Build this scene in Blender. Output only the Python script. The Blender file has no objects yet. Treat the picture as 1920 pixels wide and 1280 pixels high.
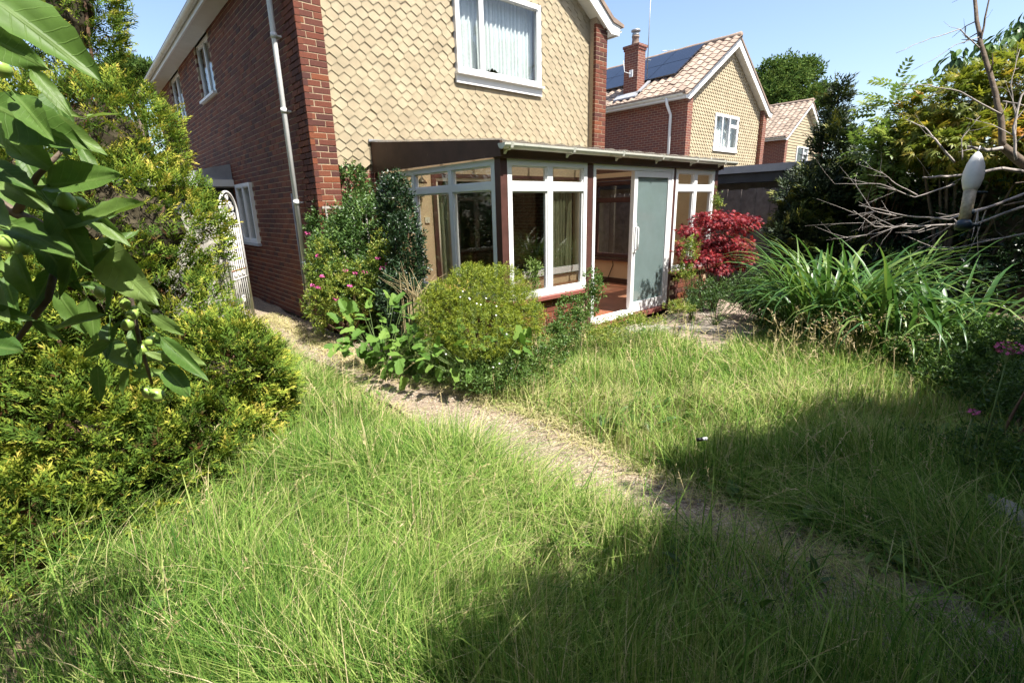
import bpy, math, random
import numpy as np
from mathutils import Matrix, Vector

random.seed(7); rng = np.random.default_rng(7)
SC = bpy.context.scene
COL = SC.collection
R = math.radians

# ------------------------------------------------------------------ camera
F, CX, CY, CAMH = 916.0, 960.0, 640.0, 1.6          # focal length and centre in photo pixels
_p, _y, _r = R(15.43), R(48.97), R(-1.405)
fw = np.array([math.cos(_y)*math.cos(_p), math.sin(_y)*math.cos(_p), -math.sin(_p)])
rt = np.array([math.sin(_y), -math.cos(_y), 0.0]); up = np.cross(rt, fw)
rt, up = math.cos(_r)*rt+math.sin(_r)*up, math.cos(_r)*up-math.sin(_r)*rt
CAM = np.array([0, 0, CAMH])
cam = bpy.data.cameras.new('camera'); camo = bpy.data.objects.new('camera', cam); COL.objects.link(camo)
cam.sensor_width = 36; cam.sensor_fit = 'HORIZONTAL'; cam.lens = F/1920*36
cam.clip_start = 0.05; cam.clip_end = 2000
M = Matrix([list(x) for x in np.array([rt, up, -fw]).T]).to_4x4(); M.translation = CAM
camo.matrix_world = M
SC.camera = camo

def at(x, y, d):                                     # photo pixel + depth -> point
    return CAM+d*(fw+rt*(x-CX)/F-up*(y-CY)/F)
def proj(p):
    v = np.asarray(p, float)-CAM; z = v@fw
    return CX+F*(v@rt)/z, CY-F*(v@up)/z, z

# ------------------------------------------------------------------ light
SUN = Vector((0.13, -1.0, 1.78)).normalized()
w = bpy.data.worlds.new('World'); SC.world = w; w.use_nodes = True
nt = w.node_tree; nt.nodes.clear()
sky = nt.nodes.new('ShaderNodeTexSky'); sky.sky_type = 'NISHITA'; sky.sun_disc = False
sky.sun_elevation = math.asin(SUN.z); sky.sun_rotation = math.atan2(SUN.x, SUN.y)
sky.air_density = 1.0; sky.dust_density = 1.6; sky.ozone_density = 1.0
bg = nt.nodes.new('ShaderNodeBackground'); bg.inputs[1].default_value = 0.105
wo = nt.nodes.new('ShaderNodeOutputWorld')
nt.links.new(sky.outputs[0], bg.inputs[0]); nt.links.new(bg.outputs[0], wo.inputs[0])
sl = bpy.data.lights.new('sun', 'SUN'); sl.energy = 5.0; sl.angle = R(0.53); sl.color = (1, .955, .88)
so = bpy.data.objects.new('sun', sl); COL.objects.link(so)
so.rotation_euler = SUN.to_track_quat('Z', 'Y').to_euler()
SC.view_settings.view_transform = 'Standard'; SC.view_settings.look = 'None'
SC.view_settings.exposure = 1.35; SC.view_settings.gamma = 1.0
SC.view_settings.use_curve_mapping = False
SC.render.engine = 'CYCLES'
SC.cycles.max_bounces = 5; SC.cycles.transparent_max_bounces = 14
SC.cycles.use_adaptive_sampling = True; SC.cycles.adaptive_threshold = .025
SC.cycles.diffuse_bounces = 2; SC.cycles.glossy_bounces = 3; SC.cycles.transmission_bounces = 3
SC.cycles.caustics_reflective = False; SC.cycles.caustics_refractive = False
SC.cycles.sample_clamp_indirect = 6
SC.cycles.use_denoising = True
try: SC.cycles.denoiser = 'OPENIMAGEDENOISE'
except Exception: pass

# ------------------------------------------------------------------ materials
MATS = {}
def nmat(name):
    m = bpy.data.materials.new(name); m.use_nodes = True; MATS[name] = m
    t = m.node_tree; return m, t, t.nodes['Principled BSDF'], t.nodes['Material Output']
def col4(c): return (c[0], c[1], c[2], 1)
def ramp(t, stops):
    n = t.nodes.new('ShaderNodeValToRGB'); e = n.color_ramp.elements
    while len(e) < len(stops): e.new(0.5)
    for i, (p, c) in enumerate(stops): e[i].position = p; e[i].color = col4(c)
    return n
def noise(t, scale, detail=4, rough=.6, vec=None):
    n = t.nodes.new('ShaderNodeTexNoise'); n.inputs['Scale'].default_value = scale
    n.inputs['Detail'].default_value = detail; n.inputs['Roughness'].default_value = rough
    if vec is None:
        g = t.nodes.new('ShaderNodeTexCoord'); vec = g.outputs['Object']
    t.links.new(vec, n.inputs['Vector']); return n
def mixc(t, a, b, fac, mode='MIX'):
    n = t.nodes.new('ShaderNodeMix'); n.data_type = 'RGBA'; n.blend_type = mode
    for s, v in ((6, a), (7, b), (0, fac)):
        if hasattr(v, 'links') or hasattr(v, 'is_linked'): t.links.new(v, n.inputs[s])
        elif s == 0: n.inputs[0].default_value = v
        else: n.inputs[s].default_value = col4(v)
    return n.outputs[2]
def bump(t, bsdf, h, strength=.3, dist=.01):
    b = t.nodes.new('ShaderNodeBump'); b.inputs['Strength'].default_value = strength
    b.inputs['Distance'].default_value = dist
    t.links.new(h, b.inputs['Height']); t.links.new(b.outputs[0], bsdf.inputs['Normal'])
def plain(name, c, rough=.6, var=.12, scale=12, spec=.4, bmp=0, dirt=None, metal=0, coords=None):
    m, t, b, o = nmat(name)
    n = noise(t, scale)
    r = ramp(t, [(.3, [x*(1-var) for x in c]), (.7, [min(1, x*(1+var)) for x in c])])
    t.links.new(n.outputs[0], r.inputs[0]); c0 = r.outputs[0]
    if dirt:
        n2 = noise(t, dirt[1], 6, .7); r2 = ramp(t, [(dirt[2], (0, 0, 0)), (dirt[2]+.16, (1, 1, 1))])
        t.links.new(n2.outputs[0], r2.inputs[0]); c0 = mixc(t, c0, dirt[0], r2.outputs[0])
    t.links.new(c0, b.inputs['Base Color'])
    b.inputs['Roughness'].default_value = rough; b.inputs['Specular IOR Level'].default_value = spec
    b.inputs['Metallic'].default_value = metal
    if bmp: bump(t, b, n.outputs[0], bmp, .01)
    return m
def tinted(name, stops, rough=.8, src='attr', spec=.3, nscale=25, nvar=.25, bmp=.3):
    """colour picked per piece (per-piece attribute, or object random), plus fine noise"""
    m, t, b, o = nmat(name)
    if src == 'attr':
        a = t.nodes.new('ShaderNodeAttribute'); a.attribute_name = 'tint'; f = a.outputs['Fac']
    else:
        a = t.nodes.new('ShaderNodeObjectInfo'); f = a.outputs['Random']
    r = ramp(t, stops); t.links.new(f, r.inputs[0])
    g = t.nodes.new('ShaderNodeNewGeometry')
    n = noise(t, nscale, 5, .65, g.outputs['Position'])
    r2 = ramp(t, [(.3, (1-nvar,)*3), (.7, (1+nvar*.5,)*3)]); t.links.new(n.outputs[0], r2.inputs[0])
    t.links.new(mixc(t, r.outputs[0], r2.outputs[0], 1.0, 'MULTIPLY'), b.inputs['Base Color'])
    b.inputs['Roughness'].default_value = rough; b.inputs['Specular IOR Level'].default_value = spec
    if bmp: bump(t, b, n.outputs[0], bmp, .004)
    return m
def leaf(name, stops, trans=.35, rough=.5, src='attr', spec=.35, veins=False, simple=False):
    m, t, b, o = nmat(name)
    if src == 'attr':
        a = t.nodes.new('ShaderNodeAttribute'); a.attribute_name = 'tint'; f = a.outputs['Fac']
    else:
        a = t.nodes.new('ShaderNodeObjectInfo'); f = a.outputs['Random']
    r = ramp(t, stops); t.links.new(f, r.inputs[0]); c = r.outputs[0]
    if veins:
        tc = t.nodes.new('ShaderNodeTexCoord'); sx = t.nodes.new('ShaderNodeSeparateXYZ')
        t.links.new(tc.outputs['Object'], sx.inputs[0])
        ab = t.nodes.new('ShaderNodeMath'); ab.operation = 'ABSOLUTE'; t.links.new(sx.outputs[0], ab.inputs[0])
        # side veins: waves of (y - 0.8|x|), plus midrib
        mu = t.nodes.new('ShaderNodeMath'); mu.operation = 'MULTIPLY_ADD'; mu.inputs[1].default_value = -.75
        t.links.new(ab.outputs[0], mu.inputs[0]); t.links.new(sx.outputs[1], mu.inputs[2])
        s2 = t.nodes.new('ShaderNodeMath'); s2.operation = 'MULTIPLY'; s2.inputs[1].default_value = 62
        t.links.new(mu.outputs[0], s2.inputs[0])
        si = t.nodes.new('ShaderNodeMath'); si.operation = 'SINE'; t.links.new(s2.outputs[0], si.inputs[0])
        rv = ramp(t, [(.90, (0, 0, 0)), (1, (.45, .45, .45))]); t.links.new(si.outputs[0], rv.inputs[0])
        rm = ramp(t, [(.0, (1, 1, 1)), (.012, (1, 1, 1)), (.026, (0, 0, 0))]); t.links.new(ab.outputs[0], rm.inputs[0])
        mx = t.nodes.new('ShaderNodeMath'); mx.operation = 'MAXIMUM'
        t.links.new(rv.outputs[0], mx.inputs[0]); t.links.new(rm.outputs[0], mx.inputs[1])
        n = noise(t, 5.0)
        c = mixc(t, c, mixc(t, c, (.17, .26, .07), .55), mx.outputs[0])
        rn = ramp(t, [(.3, (.8, .8, .8)), (.7, (1.15, 1.15, 1.15))]); t.links.new(n.outputs[0], rn.inputs[0])
        c = mixc(t, c, rn.outputs[0], 1.0, 'MULTIPLY')
        bump(t, b, mx.outputs[0], .25, .02)
    if simple:
        t.nodes.remove(b); b = t.nodes.new('ShaderNodeBsdfDiffuse'); t.links.new(c, b.inputs[0])
    else:
        t.links.new(c, b.inputs['Base Color']); b.inputs['Roughness'].default_value = rough; b.inputs['Specular IOR Level'].default_value = spec
    tr = t.nodes.new('ShaderNodeBsdfTranslucent')
    t.links.new(mixc(t, c, (1.0, 1.0, .30), .5, 'MULTIPLY'), tr.inputs[0])
    mx = t.nodes.new('ShaderNodeMixShader'); mx.inputs[0].default_value = trans
    t.links.new(b.outputs[0], mx.inputs[1]); t.links.new(tr.outputs[0], mx.inputs[2])
    t.links.new(mx.outputs[0], o.inputs[0]); return m
def glassmat(name, tint=(1, 1, 1), haze=0.0, hazec=(.5, .6, .6), ior=1.5, rough=.0, fmul=1.0):
    m, t, b, o = nmat(name); t.nodes.remove(b)
    tr = t.nodes.new('ShaderNodeBsdfTransparent'); tr.inputs[0].default_value = col4(tint)
    gl = t.nodes.new('ShaderNodeBsdfGlossy'); gl.inputs['Roughness'].default_value = rough
    lw = t.nodes.new('ShaderNodeLayerWeight'); lw.inputs[0].default_value = .5
    pw = t.nodes.new('ShaderNodeMath'); pw.operation = 'POWER'; pw.inputs[1].default_value = 5; t.links.new(lw.outputs['Facing'], pw.inputs[0])
    fm = t.nodes.new('ShaderNodeMath'); fm.operation = 'MULTIPLY_ADD'; fm.use_clamp = True; f0 = ((ior-1)/(ior+1))**2*fmul
    fm.inputs[1].default_value = 1-f0; fm.inputs[2].default_value = f0; t.links.new(pw.outputs[0], fm.inputs[0])
    base = tr.outputs[0]
    if haze:
        df = t.nodes.new('ShaderNodeBsdfDiffuse'); df.inputs[0].default_value = col4(hazec)
        tl = t.nodes.new('ShaderNodeBsdfTranslucent'); tl.inputs[0].default_value = col4(hazec)
        ms = t.nodes.new('ShaderNodeMixShader'); t.links.new(df.outputs[0], ms.inputs[1]); t.links.new(tl.outputs[0], ms.inputs[2])
        mh = t.nodes.new('ShaderNodeMixShader')
        n = noise(t, 3.0, 5, .7); rr = ramp(t, [(.3, (haze*.88,)*3), (.75, (min(1, haze*1.1),)*3)])
        t.links.new(n.outputs[0], rr.inputs[0]); t.links.new(rr.outputs[0], mh.inputs[0])
        t.links.new(tr.outputs[0], mh.inputs[1]); t.links.new(ms.outputs[0], mh.inputs[2]); base = mh.outputs[0]
    mx = t.nodes.new('ShaderNodeMixShader'); t.links.new(fm.outputs[0], mx.inputs[0])
    t.links.new(base, mx.inputs[1]); t.links.new(gl.outputs[0], mx.inputs[2])
    t.links.new(mx.outputs[0], o.inputs[0]); return m
def brickmat(name, scale=1.0):
    """far brickwork: brick texture in world units (bricks a few pixels high)"""
    m, t, b, o = nmat(name)
    g = t.nodes.new('ShaderNodeNewGeometry'); s = t.nodes.new('ShaderNodeSeparateXYZ'); t.links.new(g.outputs['Position'], s.inputs[0])
    ad = t.nodes.new('ShaderNodeMath'); ad.operation = 'ADD'; t.links.new(s.outputs[0], ad.inputs[0]); t.links.new(s.outputs[1], ad.inputs[1])
    cb = t.nodes.new('ShaderNodeCombineXYZ'); t.links.new(ad.outputs[0], cb.inputs[0]); t.links.new(s.outputs[2], cb.inputs[1])
    k = t.nodes.new('ShaderNodeTexBrick'); t.links.new(cb.outputs[0], k.inputs['Vector'])
    k.inputs['Scale'].default_value = 1; k.inputs['Brick Width'].default_value = .225; k.inputs['Row Height'].default_value = .075
    k.inputs['Mortar Size'].default_value = .006; k.inputs['Color1'].default_value = (.20, .058, .034, 1)
    k.inputs['Color2'].default_value = (.135, .045, .036, 1); k.inputs['Mortar'].default_value = (.34, .25, .17, 1)
    t.links.new(k.outputs[0], b.inputs['Base Color']); b.inputs['Roughness'].default_value = .85
    iv = t.nodes.new('ShaderNodeMath'); iv.operation = 'SUBTRACT'; iv.inputs[0].default_value = 1; t.links.new(k.outputs['Fac'], iv.inputs[1])
    bump(t, b, iv.outputs[0], .6, .006); return m

BR = [(0, (.075, .030, .025)), (.3, (.128, .042, .028)), (.6, (.155, .047, .027)), (.85, (.182, .060, .033)), (1, (.21, .062, .025))]
tinted('brick', BR, .85, 'obj', nscale=60, nvar=.35, bmp=.5); tinted('brick_mass', BR, .85, 'attr', nscale=60, nvar=.35, bmp=.5)
brickmat('brick_far')
plain('mortar', (.37, .285, .19), .95, .2, 60, .1, .4)
TL = [(0, (.35, .288, .188)), (.5, (.366, .302, .198)), (1, (.386, .324, .216))]
tinted('hung_tile', TL, .85, 'obj', nscale=4, nvar=.2, bmp=.2); tinted('hung_tile_mass', TL, .85, 'attr', nscale=4, nvar=.2, bmp=.2)
RT = [(0, (.27, .20, .155)), (.5, (.32, .245, .19)), (1, (.37, .29, .23))]
tinted('roof_tile', RT, .85, 'obj', nscale=9, nvar=.35); tinted('roof_tile_mass', RT, .85, 'attr', nscale=9, nvar=.35)
RG = [(0, (.22, .17, .13)), (.5, (.29, .22, .17)), (1, (.34, .27, .21))]
tinted('roof_tile_grey', RG, .85, 'attr', nscale=9, nvar=.35)
plain('upvc', (.78, .78, .77), .35, .03, 5, .5, dirt=((.42, .40, .33), 9, .68))
plain('white_paint', (.74, .74, .72), .55, .05, 6, .4, dirt=((.40, .39, .34), 7, .66))
plain('gutter_white', (.66, .66, .58), .45, .08, 6, .4, dirt=((.30, .33, .22), 5, .56))
plain('soffit', (.62, .62, .58), .7, .06, 5)
plain('lead', (.28, .29, .31), .6, .15, 7)
plain('brown_wood', (.080, .034, .027), .5, .2, 8, .4, dirt=((.20, .15, .11), 11, .68))
plain('brown_fascia', (.085, .045, .033), .6, .25, 4, .3, dirt=((.22, .17, .12), 6, .63))
plain('red_sill', (.22, .07, .055), .5, .15, 10, .4, dirt=((.34, .26, .22), 9, .65))
plain('cream_render', (.66, .50, .31), .85, .05, 4, .2, .05)
plain('concrete', (.36, .34, .30), .9, .2, 8, .2, .3, dirt=((.16, .17, .11), 5, .6))
plain('fence_wood', (.17, .145, .13), .9, .3, 10, .2, .3)
plain('dark_fascia', (.055, .06, .065), .6, .2, 5)
plain('felt', (.40, .41, .42), .85, .12, 6, .2, .2)
plain('black_plastic', (.012, .012, .013), .35, .1, 10)
plain('white_metal', (.74, .72, .70), .5, .06, 20, .4, .1, dirt=((.30, .12, .05), 14, .60))
plain('rust', (.30, .13, .06), .85, .3, 40, .2, .3)
plain('galv', (.36, .37, .38), .45, .1, 8, .5, metal=.6)
plain('floor_tile', (.26, .10, .055), .35, .3, 5, .5, dirt=((.36, .22, .13), 3, .55))
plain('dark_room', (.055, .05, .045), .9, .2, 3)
plain('skirting', (.07, .03, .02), .5, .2, 8)
plain('solar', (.010, .014, .028), .12, .1, 3, .7)
plain('bark', (.13, .10, .075), .95, .3, 30, .2, .6)
plain('bark_pale', (.30, .255, .22), .9, .3, 40, .2, .6)
plain('twig_grey', (.34, .30, .27), .85, .3, 30, .2, .4)
plain('twig_brown', (.11, .065, .04), .9, .3, 30, .2, .4)
plain('inner_shade', (.05, .042, .026), .95, .5, 18, .1, .6)  # bark tone darkened, with the conifers' interior shade painted in
plain('stem_green', (.12, .18, .05), .6, .2, 30)
plain('stem_straw', (.42, .33, .18), .8, .2, 30)
plain('log', (.27, .24, .21), .9, .35, 14, .2, .7)
plain('soil', (.085, .065, .042), .95, .4, 9, .1, .8, dirt=((.20, .15, .085), 4, .52))
plain('net', (.72, .75, .76), .9, .08, 30)
plain('curtain_green', (.30, .29, .17), .9, .12, 8)
plain('feeder_white', (.66, .65, .60), .4, .1, 12, .4, dirt=((.44, .36, .26), 10, .62))
plain('feeder_seed', (.34, .29, .20), .45, .35, 70, .5)
plain('feeder_dark', (.02, .035, .05), .4, .1, 12)
plain('brass', (.10, .08, .05), .4, .2, 8, .5, metal=.5)
plain('switch', (.74, .68, .52), .5, .03, 5)
plain('petal_pink', (.55, .08, .26), .6, .25, 90); plain('petal_white', (.75, .75, .72), .6, .05, 40)
plain('petal_valerian', (.50, .10, .24), .6, .25, 90)
glassmat('glass', (.93, .95, .94), 0, ior=1.55, fmul=1.35)
glassmat('glass_hazy', (.74, .80, .80), .46, (.46, .58, .57), ior=1.6, fmul=1.7)
glassmat('roof_sheet', (.70, .69, .66), .6, (.58, .54, .46), ior=1.4)
# paving and path
def patio_mat():
    m, t, b, o = nmat('paving'); oi = t.nodes.new('ShaderNodeObjectInfo')
    r = ramp(t, [(0, (.28, .225, .175)), (.5, (.32, .235, .185)), (1, (.29, .27, .23))]); t.links.new(oi.outputs['Random'], r.inputs[0])
    g = t.nodes.new('ShaderNodeNewGeometry'); n = noise(t, 7, 7, .7, g.outputs['Position'])
    r2 = ramp(t, [(.35, (.62, .62, .60)), (.68, (1.1, 1.1, 1.1))]); t.links.new(n.outputs[0], r2.inputs[0])
    t.links.new(mixc(t, r.outputs[0], r2.outputs[0], 1.0, 'MULTIPLY'), b.inputs['Base Color']); b.inputs['Roughness'].default_value = .9
    n3 = noise(t, 60, 4, .6, g.outputs['Position']); bump(t, b, n3.outputs[0], .4, .004)
patio_mat()
def path_mat():
    m, t, b, o = nmat('path_gravel'); g = t.nodes.new('ShaderNodeNewGeometry')
    v = t.nodes.new('ShaderNodeTexVoronoi'); v.inputs['Scale'].default_value = 85; t.links.new(g.outputs['Position'], v.inputs['Vector'])
    s = t.nodes.new('ShaderNodeSeparateColor'); t.links.new(v.outputs['Color'], s.inputs[0])
    r = ramp(t, [(0, (.13, .10, .075)), (.4, (.25, .19, .14)), (.75, (.33, .26, .19)), (1, (.42, .36, .29))]); t.links.new(s.outputs[0], r.inputs[0])
    n = noise(t, 3, 6, .7, g.outputs['Position']); r2 = ramp(t, [(.35, (.72, .70, .68)), (.65, (1.1, 1.08, 1.0))]); t.links.new(n.outputs[0], r2.inputs[0])
    t.links.new(mixc(t, r.outputs[0], r2.outputs[0], 1.0, 'MULTIPLY'), b.inputs['Base Color']); b.inputs['Roughness'].default_value = .95
    bump(t, b, v.outputs['Distance'], .9, .01)
path_mat()
tinted('pebble', [(0, (.14, .11, .085)), (.5, (.28, .22, .165)), (1, (.46, .41, .35))], .9, nscale=80)
# foliage colours (real leaf albedo, picked per leaf)
leaf('grass', [(0, (.04, .105, .022)), (.25, (.10, .20, .036)), (.5, (.215, .325, .068)), (.72, (.36, .42, .13)), (.86, (.47, .43, .21)), (1, (.58, .49, .30))], .36, .5, simple=True)
leaf('straw', [(0, (.34, .30, .12)), (.5, (.48, .39, .20)), (1, (.58, .46, .28))], .3, .6)
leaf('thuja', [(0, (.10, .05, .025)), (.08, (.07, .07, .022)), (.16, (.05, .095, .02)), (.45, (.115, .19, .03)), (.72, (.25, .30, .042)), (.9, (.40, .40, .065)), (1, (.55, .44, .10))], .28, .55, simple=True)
leaf('yew', [(0, (.035, .07, .012)), (.35, (.145, .205, .02)), (.75, (.29, .335, .03)), (.92, (.38, .40, .04)), (.96, (.55, .38, .09)), (1, (.62, .44, .13))], .28, .5)
leaf('evergreen', [(0, (.028, .062, .018)), (.5, (.068, .135, .032)), (.85, (.11, .19, .045)), (1, (.17, .25, .055))], .26, .42, spec=.4)
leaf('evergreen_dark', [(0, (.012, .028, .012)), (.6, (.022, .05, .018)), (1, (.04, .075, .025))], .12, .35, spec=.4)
leaf('limeleaf', [(0, (.07, .13, .025)), (.5, (.17, .24, .035)), (.85, (.28, .31, .05)), (1, (.36, .34, .08))], .35, .45)
leaf('midgreen', [(0, (.035, .075, .018)), (.5, (.075, .145, .03)), (1, (.14, .22, .05))], .3, .45)
leaf('broadleaf', [(0, (.07, .15, .026)), (.5, (.115, .22, .038)), (1, (.19, .30, .06))], .38, .6, 'obj', spec=.2)
leaf('strap', [(0, (.045, .115, .03)), (.5, (.085, .18, .042)), (1, (.18, .26, .065))], .35, .35, 'obj', spec=.45)
leaf('apple_leaf', [(0, (.06, .13, .023)), (.5, (.115, .205, .038)), (1, (.20, .285, .08))], .40, .5, 'obj', spec=.4, veins=True)
leaf('apple_mass', [(0, (.05, .115, .026)), (.5, (.085, .17, .04)), (1, (.14, .225, .075))], .36, .38)
leaf('maple_red', [(0, (.085, .008, .014)), (.5, (.22, .016, .028)), (1, (.38, .045, .045))], .35, .5)
leaf('acer_gold', [(0, (.10, .14, .025)), (.45, (.22, .25, .035)), (.75, (.38, .29, .05)), (1, (.48, .22, .06))], .45, .5)
leaf('ash_leaf', [(0, (.09, .16, .035)), (.5, (.16, .24, .055)), (1, (.25, .31, .09))], .4, .45)
leaf('tree_leaf', [(0, (.035, .07, .018)), (.5, (.075, .125, .03)), (1, (.13, .18, .05))], .3, .5, simple=True)
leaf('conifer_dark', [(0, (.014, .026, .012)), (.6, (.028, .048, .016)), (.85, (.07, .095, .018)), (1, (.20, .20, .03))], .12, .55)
m, t, b, o = nmat('apple_fruit'); n = noise(t, 30); r = ramp(t, [(.3, (.20, .33, .06)), (.7, (.32, .43, .10))])
t.links.new(n.outputs[0], r.inputs[0]); t.links.new(r.outputs[0], b.inputs['Base Color']); b.inputs['Roughness'].default_value = .35
b.inputs['Subsurface Weight'].default_value = .0

# ------------------------------------------------------------------ object helpers
def tag(o, label=None, cat=None, group=None, kind=None):
    for k, v in (('label', label), ('category', cat), ('group', group), ('kind', kind)):
        if v: o[k] = v
    return o
def thing(name, label, cat, loc, group=None):
    o = bpy.data.objects.new(name, None); COL.objects.link(o); o.location = loc; o.empty_display_size = .1
    return tag(o, label, cat, group)
def link(name, me, parent=None, kind=None):
    o = bpy.data.objects.new(name, me); COL.objects.link(o)
    if parent is not None:
        o.parent = parent
        if parent.type == 'EMPTY': o.matrix_parent_inverse = Matrix.Translation(-parent.location)
    if kind: o['kind'] = kind
    return o
def setparent_raw(o, parent): o.parent = parent
class MB:
    """collects shapes for ONE mesh"""
    def __init__(s): s.v = []; s.f = []; s.sm = []
    def add(s, vs, fs, smooth=False):
        k = len(s.v); s.v += [tuple(map(float, p)) for p in vs]; s.f += [tuple(i+k for i in f) for f in fs]; s.sm += [smooth]*len(fs); return s
    def box(s, a, b):
        x0, y0, z0 = [min(p, q) for p, q in zip(a, b)]; x1, y1, z1 = [max(p, q) for p, q in zip(a, b)]
        return s.add([(x0, y0, z0), (x1, y0, z0), (x1, y1, z0), (x0, y1, z0), (x0, y0, z1), (x1, y0, z1), (x1, y1, z1), (x0, y1, z1)],
                     [(0, 3, 2, 1), (4, 5, 6, 7), (0, 1, 5, 4), (1, 2, 6, 5), (2, 3, 7, 6), (3, 0, 4, 7)])
    def prism(s, pts, d):                         # polygon extruded along vector d
        n = len(pts); P = [np.array(p, float) for p in pts]; Q = [p+np.array(d, float) for p in P]
        return s.add(P+Q, [tuple(range(n))[::-1], tuple(range(n, 2*n))]+[(i, (i+1) % n, n+(i+1) % n, n+i) for i in range(n)])
    def tube(s, pts, rad, n=8, cap=True):
        P = [np.array(p, float) for p in pts]; m = len(P)
        rad = [rad]*m if np.isscalar(rad) else list(rad); vs = []; prev = None
        for i in range(m):
            d = P[min(i+1, m-1)]-P[max(i-1, 0)]; d = d/(np.linalg.norm(d)+1e-9)
            a = prev-d*(prev@d) if prev is not None else np.cross(d, [0, 0, 1] if abs(d[2]) < .9 else [1, 0, 0])
            if np.linalg.norm(a) < 1e-6: a = np.cross(d, [0, 1, 0])
            a = a/np.linalg.norm(a); b = np.cross(d, a); prev = a
            for k in range(n):
                t = 2*math.pi*k/n; vs.append(P[i]+rad[i]*(math.cos(t)*a+math.sin(t)*b))
        fs = [(i*n+k, i*n+(k+1) % n, (i+1)*n+(k+1) % n, (i+1)*n+k) for i in range(m-1) for k in range(n)]
        if cap: fs += [tuple(range(n))[::-1], tuple(range((m-1)*n, m*n))]
        return s.add(vs, fs, n > 4)
    def lathe(s, c, prof, n=20, ax=None):
        c = np.array(c, float); ax = np.array([0, 0, 1.0]) if ax is None else np.array(ax, float)/np.linalg.norm(ax)
        a = np.cross(ax, [0, 1, 0]); a = a/np.linalg.norm(a); b = np.cross(ax, a)
        vs = [c+ax*z+r*(math.cos(2*math.pi*k/n)*a+math.sin(2*math.pi*k/n)*b) for r, z in prof for k in range(n)]; m = len(prof)
        fs = [(i*n+k, i*n+(k+1) % n, (i+1)*n+(k+1) % n, (i+1)*n+k) for i in range(m-1) for k in range(n)]
        return s.add(vs, fs+[tuple(range(n))[::-1], tuple(range((m-1)*n, m*n))], True)
    def mesh(s, name, mat):
        me = bpy.data.meshes.new(name); me.from_pydata(s.v, [], s.f); me.materials.append(MATS[mat])
        me.polygons.foreach_set('use_smooth', s.sm); me.update(); return me
    def build(s, name, mat, parent=None, kind=None): return link(name, s.mesh(name, mat), parent, kind)
def part(name, mat, parent, a, b): return MB().box(a, b).build(name, mat, parent)
def npmesh(name, V, T, mat, tint=None, smooth=False):
    V = np.ascontiguousarray(V, np.float32); T = np.ascontiguousarray(T, np.int32)
    me = bpy.data.meshes.new(name); me.vertices.add(len(V)); me.vertices.foreach_set('co', V.ravel())
    k = T.shape[1]; me.loops.add(T.size); me.loops.foreach_set('vertex_index', T.ravel())
    me.polygons.add(len(T)); me.polygons.foreach_set('loop_start', np.arange(0, T.size, k, dtype=np.int32))
    try: me.polygons.foreach_set('loop_total', np.full(len(T), k, np.int32))
    except Exception: pass
    if tint is not None:
        a = me.attributes.new('tint', 'FLOAT', 'POINT'); a.data.foreach_set('value', np.ascontiguousarray(tint, np.float32))
    me.materials.append(MATS[mat]); me.update(calc_edges=True)
    if not smooth: me.shade_flat()
    return me
def frames(fdir, nrm):
    """rotation matrices: columns X (width), Y (leaf axis), Z (normal)"""
    y = fdir/np.linalg.norm(fdir, axis=1, keepdims=True)
    z = nrm-y*(nrm*y).sum(1, keepdims=True); z /= np.linalg.norm(z, axis=1, keepdims=True)+1e-9
    x = np.cross(y, z); return np.stack([x, y, z], 2)
def scatter(tpls, P, Rm, S, tint):
    """tpls: list of (verts, tris, tint offset). One joined mesh's arrays."""
    P = np.asarray(P); n = len(P); pick = rng.integers(0, len(tpls), n); Vs = []; Ts = []; Cs = []; off = 0
    S = np.asarray(S, float); S = S[:, None] if S.ndim == 1 else S
    for i, (tv, tt, tc) in enumerate(tpls):
        I = np.where(pick == i)[0]
        if not len(I): continue
        v = np.einsum('nij,nkj->nki', Rm[I], tv[None]*S[I][:, None, :])+P[I][:, None, :]
        Vs.append(v.reshape(-1, 3)); Ts.append((tt[None]+(np.arange(len(I))*len(tv))[:, None, None]+off).reshape(-1, 3)); off += len(I)*len(tv)
        Cs.append(np.clip(np.asarray(tint)[I][:, None]+tc[None], 0, 1).ravel())
    return np.concatenate(Vs), np.concatenate(Ts), np.concatenate(Cs)
def foliage(name, mat, parent, tpls, P, Rm, S, tint, kind='stuff'):
    V, T, C = scatter(tpls, P, Rm, S, tint); return link(name, npmesh(name, V, T, mat, C), parent, kind)
def unit(n): v = rng.normal(size=(n, 3)); return v/np.linalg.norm(v, axis=1, keepdims=True)
def crown(lobes, n, shell=.3, lump=.12, lo=.0):
    """points through the outer shell of a union of ellipsoids, with outward normals"""
    L = np.array([list(c)+list(r) for c, r in lobes], float); wt = (L[:, 3]*L[:, 4]+L[:, 4]*L[:, 5]+L[:, 3]*L[:, 5]); wt /= wt.sum()
    Ps = []; Ns = []; got = 0
    while got < n:
        k = rng.choice(len(L), n*2, p=wt); u = unit(n*2); c = L[k, :3]; r = L[k, 3:]
        f = 1-shell*rng.random(n*2)**1.6+lump*np.sin(u[:, 0]*7+k)*np.sin(u[:, 1]*8+2*k)*np.cos(u[:, 2]*7)
        p = c+u*r*f[:, None]; nn = u/r; nn /= np.linalg.norm(nn, axis=1, keepdims=True)
        ok = p[:, 2] > lo
        for j in range(len(L)):
            d = (((p-L[j, :3])/L[j, 3:])**2).sum(1); ok &= (d > (1-shell)**2*.9) | (k == j)
        Ps.append(p[ok]); Ns.append(nn[ok]); got += ok.sum()
    P = np.concatenate(Ps)[:n]; N = np.concatenate(Ns)[:n]; return P, N
def rand_dirs(N, out=.8, upw=.4, jit=.7):
    d = N*out+np.array([0, 0, upw])+unit(len(N))*jit; return d
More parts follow.
